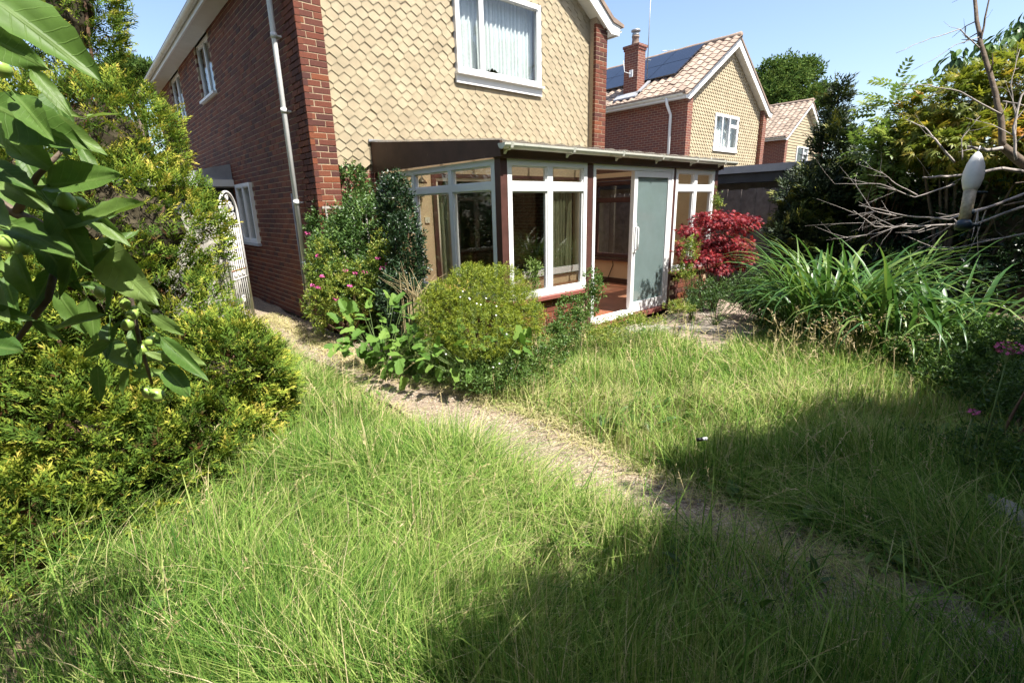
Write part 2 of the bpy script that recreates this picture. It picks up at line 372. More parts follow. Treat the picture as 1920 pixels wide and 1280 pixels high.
# leaf templates: axis +Y, width X, normal Z
def T_(v, f, c=None): v = np.array(v, float); return v, np.array(f, int), np.zeros(len(v)) if c is None else np.array(c, float)
OVATE = T_([(0, 0, 0), (-.24, .38, .07), (0, .42, 0), (.24, .38, .07), (-.15, .75, .04), (.15, .75, .04), (0, .74, -.03), (0, 1, -.1)],
           [(0, 2, 1), (0, 3, 2), (1, 2, 6), (1, 6, 4), (2, 3, 6), (3, 5, 6), (4, 6, 7), (6, 5, 7)])
OV4 = T_([(0, 0, 0), (-.23, .45, .07), (.23, .45, .07), (0, .5, 0), (0, 1, -.1)], [(0, 3, 1), (0, 2, 3), (1, 3, 4), (3, 2, 4)])
DIAM = T_([(0, 0, 0), (-.22, .5, .06), (.22, .5, .06), (0, 1, -.06)], [(0, 2, 1), (1, 2, 3)])
SCALE = T_([(0, 0, 0), (-.15, .55, .05), (.15, .55, .05), (0, 1, -.05)], [(0, 2, 1), (1, 2, 3)])
LANCE = T_([(0, 0, 0), (-.11, .4, .04), (.11, .4, .04), (0, 1, -.1)], [(0, 2, 1), (1, 2, 3)])
def join_tpl(items):
    """items: (template, origin, axis dir, normal, scale, tint)"""
    V = []; Tt = []; C = []; k = 0
    for tp, o, d, n, s, c in items:
        m = frames(np.array([d], float), np.array([n], float))[0]; v = (tp[0]*s)@m.T+np.array(o, float)
        V.append(v); Tt.append(tp[1]+k); C.append(tp[2]+c); k += len(v)
    return np.concatenate(V), np.concatenate(Tt), np.concatenate(C)
def spray_tpl(seed, nb=9, tip=.35):
    rs = np.random.default_rng(seed); it = []
    for i in range(nb):
        t = .08+.9*i/(nb-1); s = 1 if i % 2 else -1; o = (0, t*.85, -.12*t*t)
        L = (.50-.30*t)*rs.uniform(.8, 1.2); a = (s*math.sin(.85-.25*t), math.cos(.85-.25*t), rs.uniform(-.25, .15))
        it.append((SCALE, o, a, (rs.normal()*.3, rs.normal()*.3, 1), L*.9, tip*(t-.5)))
        for q in (.45, .75):
            oo = np.array(o)+np.array(a)*L*q*.9; sg = 1 if q < .6 else -1
            aa = (a[0]*.6+sg*.5, a[1]+.1, rs.uniform(-.3, .3)); it.append((SCALE, oo, aa, (rs.normal()*.3, rs.normal()*.3, 1), L*.52, tip*(t-.2)))
    it.append((LANCE, (0, .75, -.07), (0, 1, -.2), (0, 0, 1), .35, tip*.8)); return join_tpl(it)
SPRAYS = [spray_tpl(s) for s in range(4)]
def shoot_tpl(seed, n=9, L=.42, tp=DIAM, spread=1.0, tipc=.25):
    rs = np.random.default_rng(seed); it = []
    for i in range(n):
        t = i/(n-1); a = i*2.4; e = .35+.5*t; r = math.cos(e)*spread
        d = (math.cos(a)*r, math.sin(e), math.sin(a)*r); it.append((tp, (0, t*.7, 0), d, (rs.normal(), .3, rs.normal()), L*rs.uniform(.8, 1.15)*(1-.25*t), tipc*(t-.5)))
    return join_tpl(it)
YEWS = [shoot_tpl(s, 10, .45, LANCE, 1.0, .35) for s in range(3)]
SPRIG = [shoot_tpl(s+10, 7, .5, OV4, 1.0, .25) for s in range(3)]
SPRIGD = [shoot_tpl(s+20, 7, .5, DIAM, 1.0, .25) for s in range(3)]
def pinnate_tpl(seed, n=5):
    rs = np.random.default_rng(seed); it = []
    for i in range(n):
        t = .2+.7*i/(n-1)
        for s in (-1, 1): it.append((DIAM, (0, t, -.25*t*t), (s*.9, .5, -.15+rs.normal()*.1), (0, 0, 1), .36*(1-.3*abs(t-.5)), rs.normal()*.08))
    it.append((DIAM, (0, .9, -.22), (0, 1, -.4), (0, 0, 1), .34, 0)); return join_tpl(it)
PINN = [pinnate_tpl(s) for s in range(3)]
def palm_tpl(seed, n=7):
    rs = np.random.default_rng(seed)
    return join_tpl([(LANCE, (0, 0, 0), (math.sin(a), math.cos(a), -.35+rs.normal()*.1), (0, 0, 1), (1-.35*abs(a)/1.6), rs.normal()*.06) for a in np.linspace(-1.6, 1.6, n)])
PALM = [palm_tpl(s) for s in range(3)]
def stems(name, mat, parent, base, tips, r=.006, n=5, sag=.1):
    mb = MB(); base = np.array(base, float)
    for tp in tips:
        tp = np.array(tp, float); b = base+np.array([random.gauss(0, .02), random.gauss(0, .02), 0]); m = (b+tp)/2+np.array([0, 0, sag*np.linalg.norm(tp-b)])
        mb.tube([b, b*.55+m*.45+(tp-b)*.02, m, m*.4+tp*.6, tp], [r, r*.9, r*.7, r*.5, r*.25], n)
    return mb.build(name, mat, parent)

# ================================================================== SETTING
gm = MB(); GS = 400
N_ = 60
me = None
xs = np.concatenate([[-GS, -120, -40], np.linspace(-12, 14, 66), [40, 120, GS]])
gx, gy = np.meshgrid(xs, xs, indexing='ij')
gz = .018*np.sin(gx*2.3+1)*np.sin(gy*1.9)+.012*np.sin(gx*5.1+gy*3.7)-.022
far = (np.abs(gx) > 13) | (np.abs(gy) > 13); gz[far] = -.03
n_ = len(xs); idx = np.arange(n_*n_).reshape(n_, n_)
quads = np.stack([idx[:-1, :-1], idx[1:, :-1], idx[1:, 1:], idx[:-1, 1:]], -1).reshape(-1, 4)
tag(link('ground', npmesh('ground', np.stack([gx, gy, gz], -1).reshape(-1, 3), quads, 'soil', smooth=True)), kind='structure')
def ground_z(x, y): return .018*np.sin(x*2.3+1)*np.sin(y*1.9)+.012*np.sin(x*5.1+y*3.7)-.022
# gravel path along the side of the house
ys = np.linspace(-2.5, 16, 120); pv = []; pf = []
for i, y in enumerate(ys):
    a = 1.72+.05*math.sin(y*1.7)+.03*math.sin(y*4.1); b = 2.42+.04*math.sin(y*1.3+1)+.03*math.sin(y*3.7)
    for j in range(5):
        s = j/4; pv.append((a+(b-a)*s, y, .016+.012*math.sin(s*math.pi)+.006*math.sin(y*6+j)))
for i in range(len(ys)-1):
    for j in range(4): k = i*5+j; pf.append((k, k+1, k+6, k+5))
pth = MB().add(pv, pf, True).build('path', 'path_gravel'); tag(pth, kind='structure')
PEB = T_([(-.5, -.4, 0), (.5, -.35, 0), (.4, .45, 0), (-.45, .4, 0), (-.2, -.15, .5), (.25, -.1, .45), (.1, .2, .5)],
         [(0, 1, 5), (0, 5, 4), (1, 2, 6), (1, 6, 5), (2, 3, 6), (3, 4, 6), (3, 0, 4), (4, 5, 6)])
n = 6000; P = np.stack([rng.uniform(1.72, 2.40, n), -1+9*rng.random(n)**1.3, np.full(n, .022)], 1)
Rm = frames(np.stack([rng.normal(size=n), rng.normal(size=n), rng.normal(size=n)*.2], 1), np.tile([0, 0, 1.], (n, 1))+.2*rng.normal(size=(n, 3)))
tag(foliage('path_gravel_stones', 'pebble', None, [PEB], P, Rm, rng.uniform(.006, .02, n), rng.random(n)), 'loose pale gravel stones scattered along the path', 'gravel')
# patio of slabs in front of the sliding door
pat = MB().add([(4.7, 1.9, .0), (8.2, 1.9, .0), (8.2, 3.86, .0), (4.7, 3.86, .0)], [(0, 1, 2, 3)]).build('patio', 'soil'); tag(pat, kind='structure')
slab = MB(); slab.add([(-.22, -.22, -.02), (.22, -.22, -.02), (.22, .22, -.02), (-.22, .22, -.02), (-.22, -.22, .01), (.22, -.22, .01), (.22, .22, .01), (-.22, .22, .01), (-.213, -.213, .016), (.213, -.213, .016), (.213, .213, .016), (-.213, .213, .016)],
    [(0, 1, 5, 4), (1, 2, 6, 5), (2, 3, 7, 6), (3, 0, 4, 7), (4, 5, 9, 8), (5, 6, 10, 9), (6, 7, 11, 10), (7, 4, 8, 11), (8, 9, 10, 11)])
slab_me = slab.mesh('paving_slab', 'paving')
for i in range(7):
    for j in range(4):
        o = link('paving_slab', slab_me, pat); o.location = (4.98+.455*i, 2.16+.455*j, .012+random.uniform(-.006, .006))
        o.rotation_euler = (random.gauss(0, .012), random.gauss(0, .012), random.gauss(0, .012))

# ------------------------------------------------------------------ pieces shared by the houses
W, TY, RZ = 5.82, .175, 6.93          # house width, depth of the tile face behind the piers, ridge height
def obox(mb, O, U, N, u, v, n):
    O, U, N = [np.array(q, float) for q in (O, U, N)]; Vv = np.array([0, 0, 1.0])
    P = [O+U*a+Vv*b+N*c for c in n for b in v for a in u]
    return mb.add(P, [(0, 1, 3, 2), (4, 6, 7, 5), (0, 4, 5, 1), (2, 3, 7, 6), (0, 2, 6, 4), (1, 5, 7, 3)])
def window(root, O, U, N, w, h, vb=(), hb=(), fr=.055, dep=.07, mat='upvc', glass='glass', bead=True, name='window', bar=.055, back=None):
    """frame mesh with its panes as sub-parts; vb: u of mullions, hb: (v, u0, u1) of transoms. O is the lower corner, N points outdoors."""
    mb = MB(); n = (-dep/2, dep/2)
    obox(mb, O, U, N, (0, w), (0, fr), n); obox(mb, O, U, N, (0, w), (h-fr, h), n)
    obox(mb, O, U, N, (0, fr), (fr, h-fr), n); obox(mb, O, U, N, (w-fr, w), (fr, h-fr), n)
    win = mb.build(name, mat, root)
    us = [0]+list(vb)+[w]
    for u in vb:
        q = obox(MB(), O, U, N, (u-bar/2, u+bar/2), (fr, h-fr), (-dep/2+.003, dep/2-.003)).build('mullion', mat, win)
    hs = sorted(hb)
    for v, a, b in hs:
        for i in range(len(us)-1):
            if us[i] >= a-.01 and us[i+1] <= b+.01:
                e0 = fr if i == 0 else bar/2; e1 = fr if i == len(us)-2 else bar/2
                obox(MB(), O, U, N, (us[i]+e0, us[i+1]-e1), (v-bar/2, v+bar/2), (-dep/2+.003, dep/2-.003)).build('transom', mat, win)
    for i in range(len(us)-1):
        vs = [0]+[v for v, a, b in hs if us[i] >= a-.01 and us[i+1] <= b+.01]+[h]
        for j in range(len(vs)-1):
            u0 = us[i]+(fr if i == 0 else bar/2); u1 = us[i+1]-(fr if i == len(us)-2 else bar/2)
            v0 = vs[j]+(fr if j == 0 else bar/2); v1 = vs[j+1]-(fr if j == len(vs)-2 else bar/2)
            if bead:
                bm = MB(); bw = .016
                for uu, vv in (((u0, u1), (v0, v0+bw)), ((u0, u1), (v1-bw, v1)), ((u0, u0+bw), (v0+bw, v1-bw)), ((u1-bw, u1), (v0+bw, v1-bw))):
                    obox(bm, O, U, N, uu, vv, (-dep/2+.02, dep/2-.018))
                bm.build('glazing_bead', mat, win)
            obox(MB(), O, U, N, (u0-.004, u1+.004), (v0-.004, v1+.004), (-.004, .004)).build('pane', glass, win)
    return win
def wall_holes(name, mat, root, O, U, N, u, v, n, holes):
    """slab wall in pieces round its openings (one mesh)"""
    mb = MB(); cu = sorted({u[0], u[1]} | {x for h in holes for x in h[:2]}); 
    for i in range(len(cu)-1):
        a, b = cu[i], cu[i+1]; hs = sorted([(h[2], h[3]) for h in holes if h[0] <= a+1e-6 and h[1] >= b-1e-6]); z = v[0]
        for z0, z1 in hs+[(v[1], v[1])]:
            if z0-z > 1e-4: obox(mb, O, U, N, (a, b), (z, z0), n)
            z = z1
    return mb.build(name, mat, root)
def barge_pts(side):                   # bargeboard outline in (x, z), mirrored for the left side
    pts = [(W/2, 6.87), (W+.04, 4.90), (W+.30, 4.885), (W+.255, 4.675), (W+.02, 4.665), (W-.10, 4.735), (W/2, 6.60)]
    return pts if side > 0 else [(W-x, z) for x, z in pts]
def gable(root, ox, oy, L, tilemat='roof_tile_mass'):
    X = lambda x: ox+x
    for s in (-1, 1):
        MB().prism([(X(x), oy-.075, z) for x, z in barge_pts(s)], (0, .03, 0)).build('bargeboard', 'white_paint', root)
        lo = [(x, z) for x, z in [(W/2, 6.61), (W-.10, 4.745), (W-.10, 4.765), (W/2, 6.63)]]
        if s < 0: lo = [(W-x, z) for x, z in lo]
        MB().prism([(X(x), oy-.044, z) for x, z in lo], (0, TY+.06, 0)).build('soffit', 'soffit', root)
        # eaves soffit and fascia along the side
        e = [(-.27, 4.70), (.05, 4.70), (.05, 4.715), (-.27, 4.715)]
        if s > 0: e = [(W-x, z) for x, z in e]
        MB().prism([(X(x), oy-.04, z) for x, z in e], (0, L, 0)).build('eaves_soffit', 'soffit', root)
        e = [(-.30, 4.68), (-.27, 4.68), (-.27, 4.84), (-.30, 4.84)]
        if s > 0: e = [(W-x, z) for x, z in e]
        MB().prism([(X(x), oy-.043, z) for x, z in e], (0, L, 0)).build('fascia', 'white_paint', root)
        pr = [(-.37, 4.87), (-.05, 4.94), (W/2, RZ), (W/2, RZ-.07), (-.05, 4.86), (-.37, 4.82)]
        if s > 0: pr = [(W-x, z) for x, z in pr]
        MB().prism([(X(x), oy-.10, z) for x, z in pr], (0, L+.2, 0)).build('roof', 'roof_tile_mass', root)
        gut(root, ox-.35 if s < 0 else ox+W+.35, 4.80, oy-.02, oy+L)
    MB().tube([(X(W/2), oy-.11+.45*i, RZ+.01-(.012 if i % 2 else 0)) for i in range(int((L+.2)/.45))], .10, 10).build('ridge', tilemat, root)
def gut(root, x, z, y0, y1, r=.055):
    pts = [(x+r*math.cos(a), z+r*math.sin(a)) for a in np.linspace(math.pi, 2*math.pi, 9)]; inn = [(x+(r-.006)*math.cos(a), z+(r-.006)*math.sin(a)) for a in np.linspace(2*math.pi, math.pi, 9)]
    return MB().prism([(a, y0, b) for a, b in pts+inn], (0, y1-y0, 0)).build('gutter', 'gutter_white', root)
def tile_tpl():
    w, h, k, t = .0818, .150, .057, .008
    f = lambda x, z, y: (x, y, z)
    # the lower end stands proud of the wall, the head lies flat (y is depth, outdoors is -y)
    yb, yt = -.020, -.007
    fr = [(0, 0), (w, k), (w, h), (-w, h), (-w, k)]
    yy = lambda z: yb+(yt-yb)*z/h
    front = [(x, yy(z), z) for x, z in fr]; backp = [(x, yy(z)+t, z) for x, z in fr]
    v = front+backp
    tris = [(0, 1, 4), (1, 2, 4), (2, 3, 4)]
    for a, b in ((0, 4), (1, 0), (2, 1), (4, 3)): tris += [(a, b, b+5), (a, b+5, a+5)]
    return T_(v, tris)
TILE = tile_tpl()
def tri_mesh(name, tp, mat):
    me = bpy.data.meshes.new(name); me.from_pydata([tuple(p) for p in tp[0]], [], [tuple(map(int, f)) for f in tp[1]]); me.materials.append(MATS[mat]); me.update(); return me
def tile_positions(ox, oy, z0, holes, zmax=6.7):
    out = []; r = 0; z = z0
    while z < zmax:
        x = .28+(.0825 if r % 2 else 0)
        while x < W-.22:
            lim = 4.735+(min(x, W-x)-.10)*(6.60-4.735)/(W/2-.10)
            if z < lim and not any(a < x < b and c < z+.06 < d for a, b, c, d in holes): out.append((ox+x, oy+TY, z))
            x += .165
        z += .102; r += 1
    return out

# ================================================================== MAIN HOUSE
OX, OY, LEN = 2.45, 6.55, 11.0
H1 = thing('brick_house', 'nearest brick house with cream tile-hung gable and lean-to conservatory', 'house', (OX+W/2, OY+LEN/2, 0))
EX, EY, EN = (1, 0, 0), (0, 1, 0), (-1, 0, 0); FN = (0, -1, 0)
side_holes = [(4.25, 5.40, 3.74, 4.70), (7.30, 8.55, 3.74, 4.70), (2.90, 3.85, 1.08, 2.10)]
wall_holes('side_wall', 'mortar', H1, (OX, OY, 0), EY, EN, (.004, LEN), (0, 4.76), (-.22, -.0045), side_holes)
part('corner_pier', 'mortar', H1, (OX+.0045, OY+.0045, 0), (OX+.325, OY+.40, 4.98)); part('corner_pier', 'mortar', H1, (OX+W-.325, OY+.0045, 2.2), (OX+W-.0045, OY+.40, 4.98))
part('side_wall', 'brick_far', H1, (OX+W-.22, OY+.41, 0), (OX+W-.004, OY+LEN, 4.76))
part('rear_wall', 'brick_far', H1, (OX+.3, OY+LEN-.2, 0), (OX+W-.3, OY+LEN-.01, 4.76))
FY = OY+TY                                            # tile face
whole = (4.86-OX, 6.61-OX, 3.58, 4.82)
wall_holes('front_wall', 'mortar', H1, (OX, FY+.02, 0), EX, FN, (.32, W-.32), (2.12, 4.86), (-.2, 0), [whole])
MB().prism([(OX+.05, FY+.02, 4.862), (OX+W-.05, FY+.02, 4.862), (OX+W/2, FY+.02, 6.75)], (0, .2, 0)).build('gable_wall', 'mortar', H1)
# ground floor front: cream render inside the conservatory, with a wide glazed opening
gh = (4.36-OX, 7.78-OX, .22, 2.06)
wall_holes('rendered_wall', 'cream_render', H1, (OX, FY+.01, 0), EX, FN, (3.42-OX, W-.32), (0, 2.119), (-.2, 0), [gh])
part('front_wall', 'brick_far', H1, (OX+.32, FY+.012, 0), (3.415, FY+.2, 2.119))
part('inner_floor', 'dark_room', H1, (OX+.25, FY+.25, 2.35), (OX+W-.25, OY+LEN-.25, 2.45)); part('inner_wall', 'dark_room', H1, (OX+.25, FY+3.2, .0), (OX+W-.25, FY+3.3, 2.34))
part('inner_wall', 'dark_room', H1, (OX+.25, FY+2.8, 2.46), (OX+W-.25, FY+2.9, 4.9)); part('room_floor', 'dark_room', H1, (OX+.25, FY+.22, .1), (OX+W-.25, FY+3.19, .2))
gable(H1, OX, OY, LEN)
part('eaves_board', 'soffit', H1, (OX+.02, OY+.41, 4.77), (OX+W-.02, OY+LEN, 4.80))
# bricks: the 300 that show largest are parts, the rest one joined part
def brick_tpl(l, d, h):
    x, y, z = l/2, d/2, h/2; e = .004
    v = [(-x, -y+e, -z), (x, -y+e, -z), (x, -y+e, z), (-x, -y+e, z), (-x+e, -y, -z+e), (x-e, -y, -z+e), (x-e, -y, z-e), (-x+e, -y, z-e), (-x, y, -z), (x, y, -z), (x, y, z), (-x, y, z)]
    f = [(4, 5, 6), (4, 6, 7)]
    for i in range(4): j = (i+1) % 4; f += [(i, j, 4+j), (i, 4+j, 4+i), (8+i, 8+j, j), (8+i, j, i)]
    return T_(v, f)
BS, BH = brick_tpl(.2165, .06, .0665), brick_tpl(.104, .06, .0665)
bs_me, bh_me = tri_mesh('brick', BS, 'brick'), tri_mesh('brick_header', BH, 'brick')
cand = []                                             # (score, kind, location, rotz)
for r in range(64):
    z = .0375+.075*r
    if z > 4.72+.2: break
    for px in (OX, OX+W-.3275):                        # pier fronts: stretcher + header in turn
        a = [(.1075, 0), (.276, 1)] if r % 2 else [(.05125, 1), (.22, 0)]
        for dx, k in (a if px == OX or z > 2.25 else ()): cand.append((k, (px+dx, OY+.03, z), 0.0, 3 if px == OX else 1.6))
    if z < 4.72:
        y = OY+(.1075 if r % 2 == 0 else .22)
        if r % 2: cand.append((1, (OX+.03, OY+.05125, z), -math.pi/2, 1))
        while y < OY+LEN-.1:
            yy = y-OY
            if not any(a-.05 < yy < b+.05 and c-.03 < z < d+.03 for a, b, c, d in side_holes): cand.append((0, (OX+.03, y, z), -math.pi/2, 1))
            y += .225
def bscore(c):
    k, p, rz, wgt = c
    return wgt*(.3 if p[2] < .9 else 1)/(((p[0])**2+(p[1])**2+(p[2]-1.6)**2))*(1 if p[2] < 4.4 or p[0] > 5 else .05)
cand.sort(key=bscore, reverse=True)
def jit(p, s): return tuple(q+random.uniform(-s, s) for q in p)
for k, p, rz, wgt in cand[:300]:
    o = link('brick', bh_me if k else bs_me, H1); o.location = jit(p, .0016); o.rotation_euler = (random.gauss(0, .004), random.gauss(0, .004), rz+random.gauss(0, .004))
rest = cand[300:]; Vs = []; Ts = []; Cs = []; off = 0
for k, tp in ((0, BS), (1, BH)):
    I = [c for c in rest if c[0] == k]; P = np.array([jit(c[1], .0016) for c in I]); a = np.array([c[2] for c in I])+rng.normal(size=len(I))*.004
    Rm = np.zeros((len(I), 3, 3)); Rm[:, 0, 0] = np.cos(a); Rm[:, 0, 1] = -np.sin(a); Rm[:, 1, 0] = np.sin(a); Rm[:, 1, 1] = np.cos(a); Rm[:, 2, 2] = 1
    v, t_, c_ = scatter([tp], P, Rm, np.ones(len(I)), rng.random(len(I))); Vs.append(v); Ts.append(t_+off); Cs.append(c_); off += len(v)
link('brickwork', npmesh('brickwork', np.concatenate(Vs), np.concatenate(Ts), 'brick_mass', np.concatenate(Cs)), H1, 'stuff')
# hung tiles (none below the conservatory roof)
CXL = 3.42
tp_ = tile_positions(OX, OY, 2.16, [(4.82-OX, 6.64-OX, 3.42, 4.80), (CXL-OX, 9, 0, 2.47)])
tp_.sort(key=lambda p: p[0]**2*.5+p[1]**2+(p[2]-3.2)**2*.6)
tile_me = tri_mesh('hung_tile', TILE, 'hung_tile')
for p in tp_[:300]:
    o = link('hung_tile', tile_me, H1); o.location = jit(p, .0015); o.rotation_euler = (random.gauss(0, .012), random.gauss(0, .012), random.gauss(0, .012))
P = np.array(tp_[300:])+rng.normal(size=(len(tp_)-300, 3))*.001; n = len(P)
foliage('tile_hanging', 'hung_tile_mass', H1, [TILE], P, np.tile(np.eye(3), (n, 1, 1))+rng.normal(size=(n, 3, 3))*.008, np.ones(n), rng.random(n))
# bedroom window in the gable
wy = FY-.02
bw = window(H1, (4.85, wy, 3.58), EX, FN, 1.77, 1.24, vb=(.50,), fr=.07, dep=.09)
obox(MB(), (4.83, wy, 3.44), EX, FN, (0, 1.82), (0, .125), (-.01, .03)).build('apron', 'white_paint', bw)
obox(MB(), (4.82, wy, 3.56), EX, FN, (0, 1.84), (0, .03), (-.03, .085)).build('sill', 'upvc', bw)
def drape(name, label, cat, mat, x0, x1, y, z0, z1, amp, waves, group=None, gap=None, rows=10):
    nx = int(waves*10)+1; v = []; f = []
    for i in range(nx):
        s = i/(nx-1); x = x0+(x1-x0)*s
        lo = z0
        if gap and gap[0] < x < gap[1]: lo = z0+gap[2]*math.sin(math.pi*(x-gap[0])/(gap[1]-gap[0]))**.6+.02*math.sin(x*90)
        for j in range(rows+1):
            q = j/rows; ph = 2*math.pi*waves*s+.5*math.sin(s*9+q*1.5)
            v.append((x+.25*amp*math.cos(ph)*(1-q*.4), y+amp*math.sin(ph)*(1-.35*q)+.3*amp*math.sin(ph*2.3+1), lo+(z1-lo)*q))
    for i in range(nx-1):
        for j in range(rows): k = i*(rows+1)+j; f.append((k, k+1, k+rows+2, k+rows+1))
    o = MB().add(v, f, True).build(name, mat); return tag(o, label, cat, group)
drape('net_curtain', 'white net curtain in the upper gable window of the nearest house', 'curtain', 'net', 4.90, 6.58, FY+.13, 3.63, 4.80, .022, 19, gap=(5.42, 5.93, .13))
# side windows
for y0, w_, z0, h_ in ((OY+4.25, 1.15, 3.74, .96), (OY+7.30, 1.25, 3.74, .96), (OY+2.90, .95, 1.08, 1.02)):
    if z0 > 3: s = window(H1, (OX+.07, y0, z0), EY, EN, w_, h_, vb=(w_/2,), fr=.05, dep=.06)
    else: s = window(H1, (OX+.0, y0, z0), EY, EN, w_, h_, vb=(w_*.5,), fr=.06, dep=.10)
    MB().box((OX-.06, y0-.04, z0-.045), (OX+.05, y0+w_+.04, z0-.002)).build('sill', 'white_paint' if z0 > 3 else 'felt', s)
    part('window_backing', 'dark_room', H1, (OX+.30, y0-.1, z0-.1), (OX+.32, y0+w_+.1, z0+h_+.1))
# downpipe near the corner
py_ = OY+.54; dp = MB(); dp.tube([(OX-.088, py_, 0), (OX-.088, py_, 4.2), (OX-.10, py_, 4.38), (OX-.30, py_, 4.62), (OX-.345, py_, 4.76)], .034, 12)
dpo = dp.build('downpipe', 'white_paint', H1)
for z in (.9, 1.72, 2.86, 3.72):
    MB().tube([(OX-.088, py_, z-.03), (OX-.088, py_, z+.03)], .041, 12).build('pipe_collar', 'white_paint', dpo)
    MB().box((OX-.09, py_-.012, z-.010), (OX-.0, py_+.10, z+.010)).build('pipe_bracket', 'white_paint', dpo)
MB().tube([(OX-.02, OY+.9, 0), (OX-.02, OY+.9, 1.85)], .014, 8).build('conduit', 'lead', H1)
# low porch canopy on the far side wall
pc = MB().prism([(OX-1.3, OY+4.1, 2.06), (OX-.004, OY+4.1, 2.06), (OX-.004, OY+4.1, 2.48), (OX-1.3, OY+4.1, 2.2)], (0, 3.2, 0)).build('porch_roof', 'lead', H1)
part('porch_fascia', 'white_paint', H1, (OX-1.33, OY+4.05, 2.08), (OX-.004, OY+4.096, 2.2)); part('porch_wall', 'dark_fascia', H1, (OX-1.2, OY+4.2, 0), (OX-.004, OY+7.1, 2.05))
# fixtures inside the conservatory on the rendered wall
wl = thing('wall_lantern', 'small carriage lantern on the cream wall inside the conservatory', 'lantern', (4.05, FY-.0, 1.8))
MB().lathe((4.05, FY-.12, 1.80), [(.03, 0), (.055, .02), (.075, .16)], 6).build('lamp_glass', 'glass', wl); MB().lathe((4.05, FY-.12, 1.96), [(.09, 0), (.06, .04), (.012, .09), (.004, .12)], 6).build('cap', 'brass', wl)
MB().box((4.03, FY-.13, 1.77), (4.07, FY+.0, 1.80)).box((4.02, FY-.012, 1.72), (4.08, FY+.0, 1.92)).build('bracket', 'brass', wl)
sw = MB().box((4.13, FY-.008, 1.385), (4.216, FY+.008, 1.471)).box((4.165, FY-.014, 1.41), (4.181, FY-.008, 1.445)).build('light_switch', 'switch', H1)
# glazed opening to the living room, brown timber
og = window(H1, (4.36, FY+.06, .22), EX, FN, 3.42, 1.84, vb=(.30, 2.52), fr=.05, dep=.10, mat='switch', bead=False, bar=.06)
part('jamb', 'brown_wood', H1, (4.29, FY-.03, .2), (4.358, FY+.008, 2.1)); part('lintel', 'brown_wood', H1, (4.359, FY-.03, 2.062), (7.8, FY+.008, 2.118))
drape('green_curtain', 'long green curtain inside the glazed opening, left end', 'curtain', 'curtain_green', 4.45, 4.75, FY+.20, .25, 2.02, .035, 4, 'curtains of the living room')
drape('green_curtain', 'long green curtain hanging behind the front conservatory window, right end', 'curtain', 'curtain_green', 7.02, 7.70, FY+.20, .38, 2.02, .035, 7, 'curtains of the living room')
part('inner_sill', 'upvc', H1, (6.15, FY-.04, .30), (7.72, FY-.003, .42))

# ================================================================== CONSERVATORY
CYF, CX0, CX1 = 4.0, 3.38, 7.95
CV = thing('conservatory', 'lean-to conservatory with white windows, brown posts and half-open sliding door', 'conservatory', ((CX0+CX1)/2, 5.3, 0))
fl = part('floor', 'floor_tile', CV, (CX0+.02, CYF+.03, .02), (CX1-.02, FY-.002, .10))
def post(x, y, z0, z1, s=.09): return part('post', 'brown_wood', CV, (x, y, z0), (x+s, y+s, z1))
post(CX0, CYF, .0, 2.12); post(4.745, CYF+.005, .0, 2.12, .10); post(6.645, CYF+.005, 0, 2.12, .055); post(CX1-.10, CYF, 0, 2.12, .10); 
part('post', 'brown_wood', CV, (CX0, FY-.075, 0), (CX0+.09, FY-.003, 2.2)); part('post', 'brown_wood', CV, (CX1-.10, FY-.075, 0), (CX1, FY-.003, 2.2))
# front beam, side fascias and roof
part('beam', 'brown_fascia', CV, (CX0-.02, CYF-.03, 2.075), (CX1+.02, CYF+.08, 2.19))
for x in (CX0-.045, CX1+.015):
    MB().prism([(x, FY-.002, 2.10), (x, FY-.002, 2.50), (x, CYF-.06, 2.235), (x, CYF-.06, 2.085)], (.03, 0, 0)).build('side_fascia', 'brown_fascia', CV)
rs = MB(); nx = 66; v = []; f = []
for i in range(nx):
    x = CX0-.06+(CX1-CX0+.12)*i/(nx-1); dz = .010*math.cos(i*math.pi/2*1.0)
    v += [(x, FY-.001, 2.515+dz), (x, CYF-.09, 2.235+dz)]
for i in range(nx-1): f.append((2*i, 2*i+1, 2*i+3, 2*i+2))
rs.add(v, f, True).build('roof_sheet', 'roof_sheet', CV)
part('flashing', 'lead', CV, (CX0-.08, FY-.05, 2.505), (CX1+.08, FY-.028, 2.535))
for i in range(7): MB().prism([(CX0+.5+.62*i, FY-.003, 2.40), (CX0+.5+.62*i, FY-.003, 2.495), (CX0+.5+.62*i, CYF+.05, 2.225), (CX0+.5+.62*i, CYF+.05, 2.13)], (.045, 0, 0)).build('rafter', 'brown_wood', CV)
# gutter with brackets and end cap
gy = CYF-.10; gpts = [(gy+.055*math.cos(a), 2.205+.055*math.sin(a)) for a in np.linspace(math.pi, 2*math.pi, 9)]; ginn = [(gy+.049*math.cos(a), 2.205+.049*math.sin(a)) for a in np.linspace(2*math.pi, math.pi, 9)]
gt = MB().prism([(CX0-.05, a, b) for a, b in gpts+ginn], (CX1-CX0+.38, 0, 0)).build('gutter', 'gutter_white', CV)
MB().prism([(CX0-.062, a*1.0, b-.003) for a, b in gpts], (.012, 0, 0)).build('end_cap', 'gutter_white', gt)
for x in (3.40, 4.32, 5.22, 6.10, 7.0, 7.85):
    MB().prism([(x, gy-.062, 2.212), (x, gy-.045, 2.158), (x, gy, 2.142), (x, gy+.045, 2.140), (x, gy+.068, 2.11), (x, gy+.068, 2.212)], (.035, 0, 0)).build('bracket', 'gutter_white', gt)
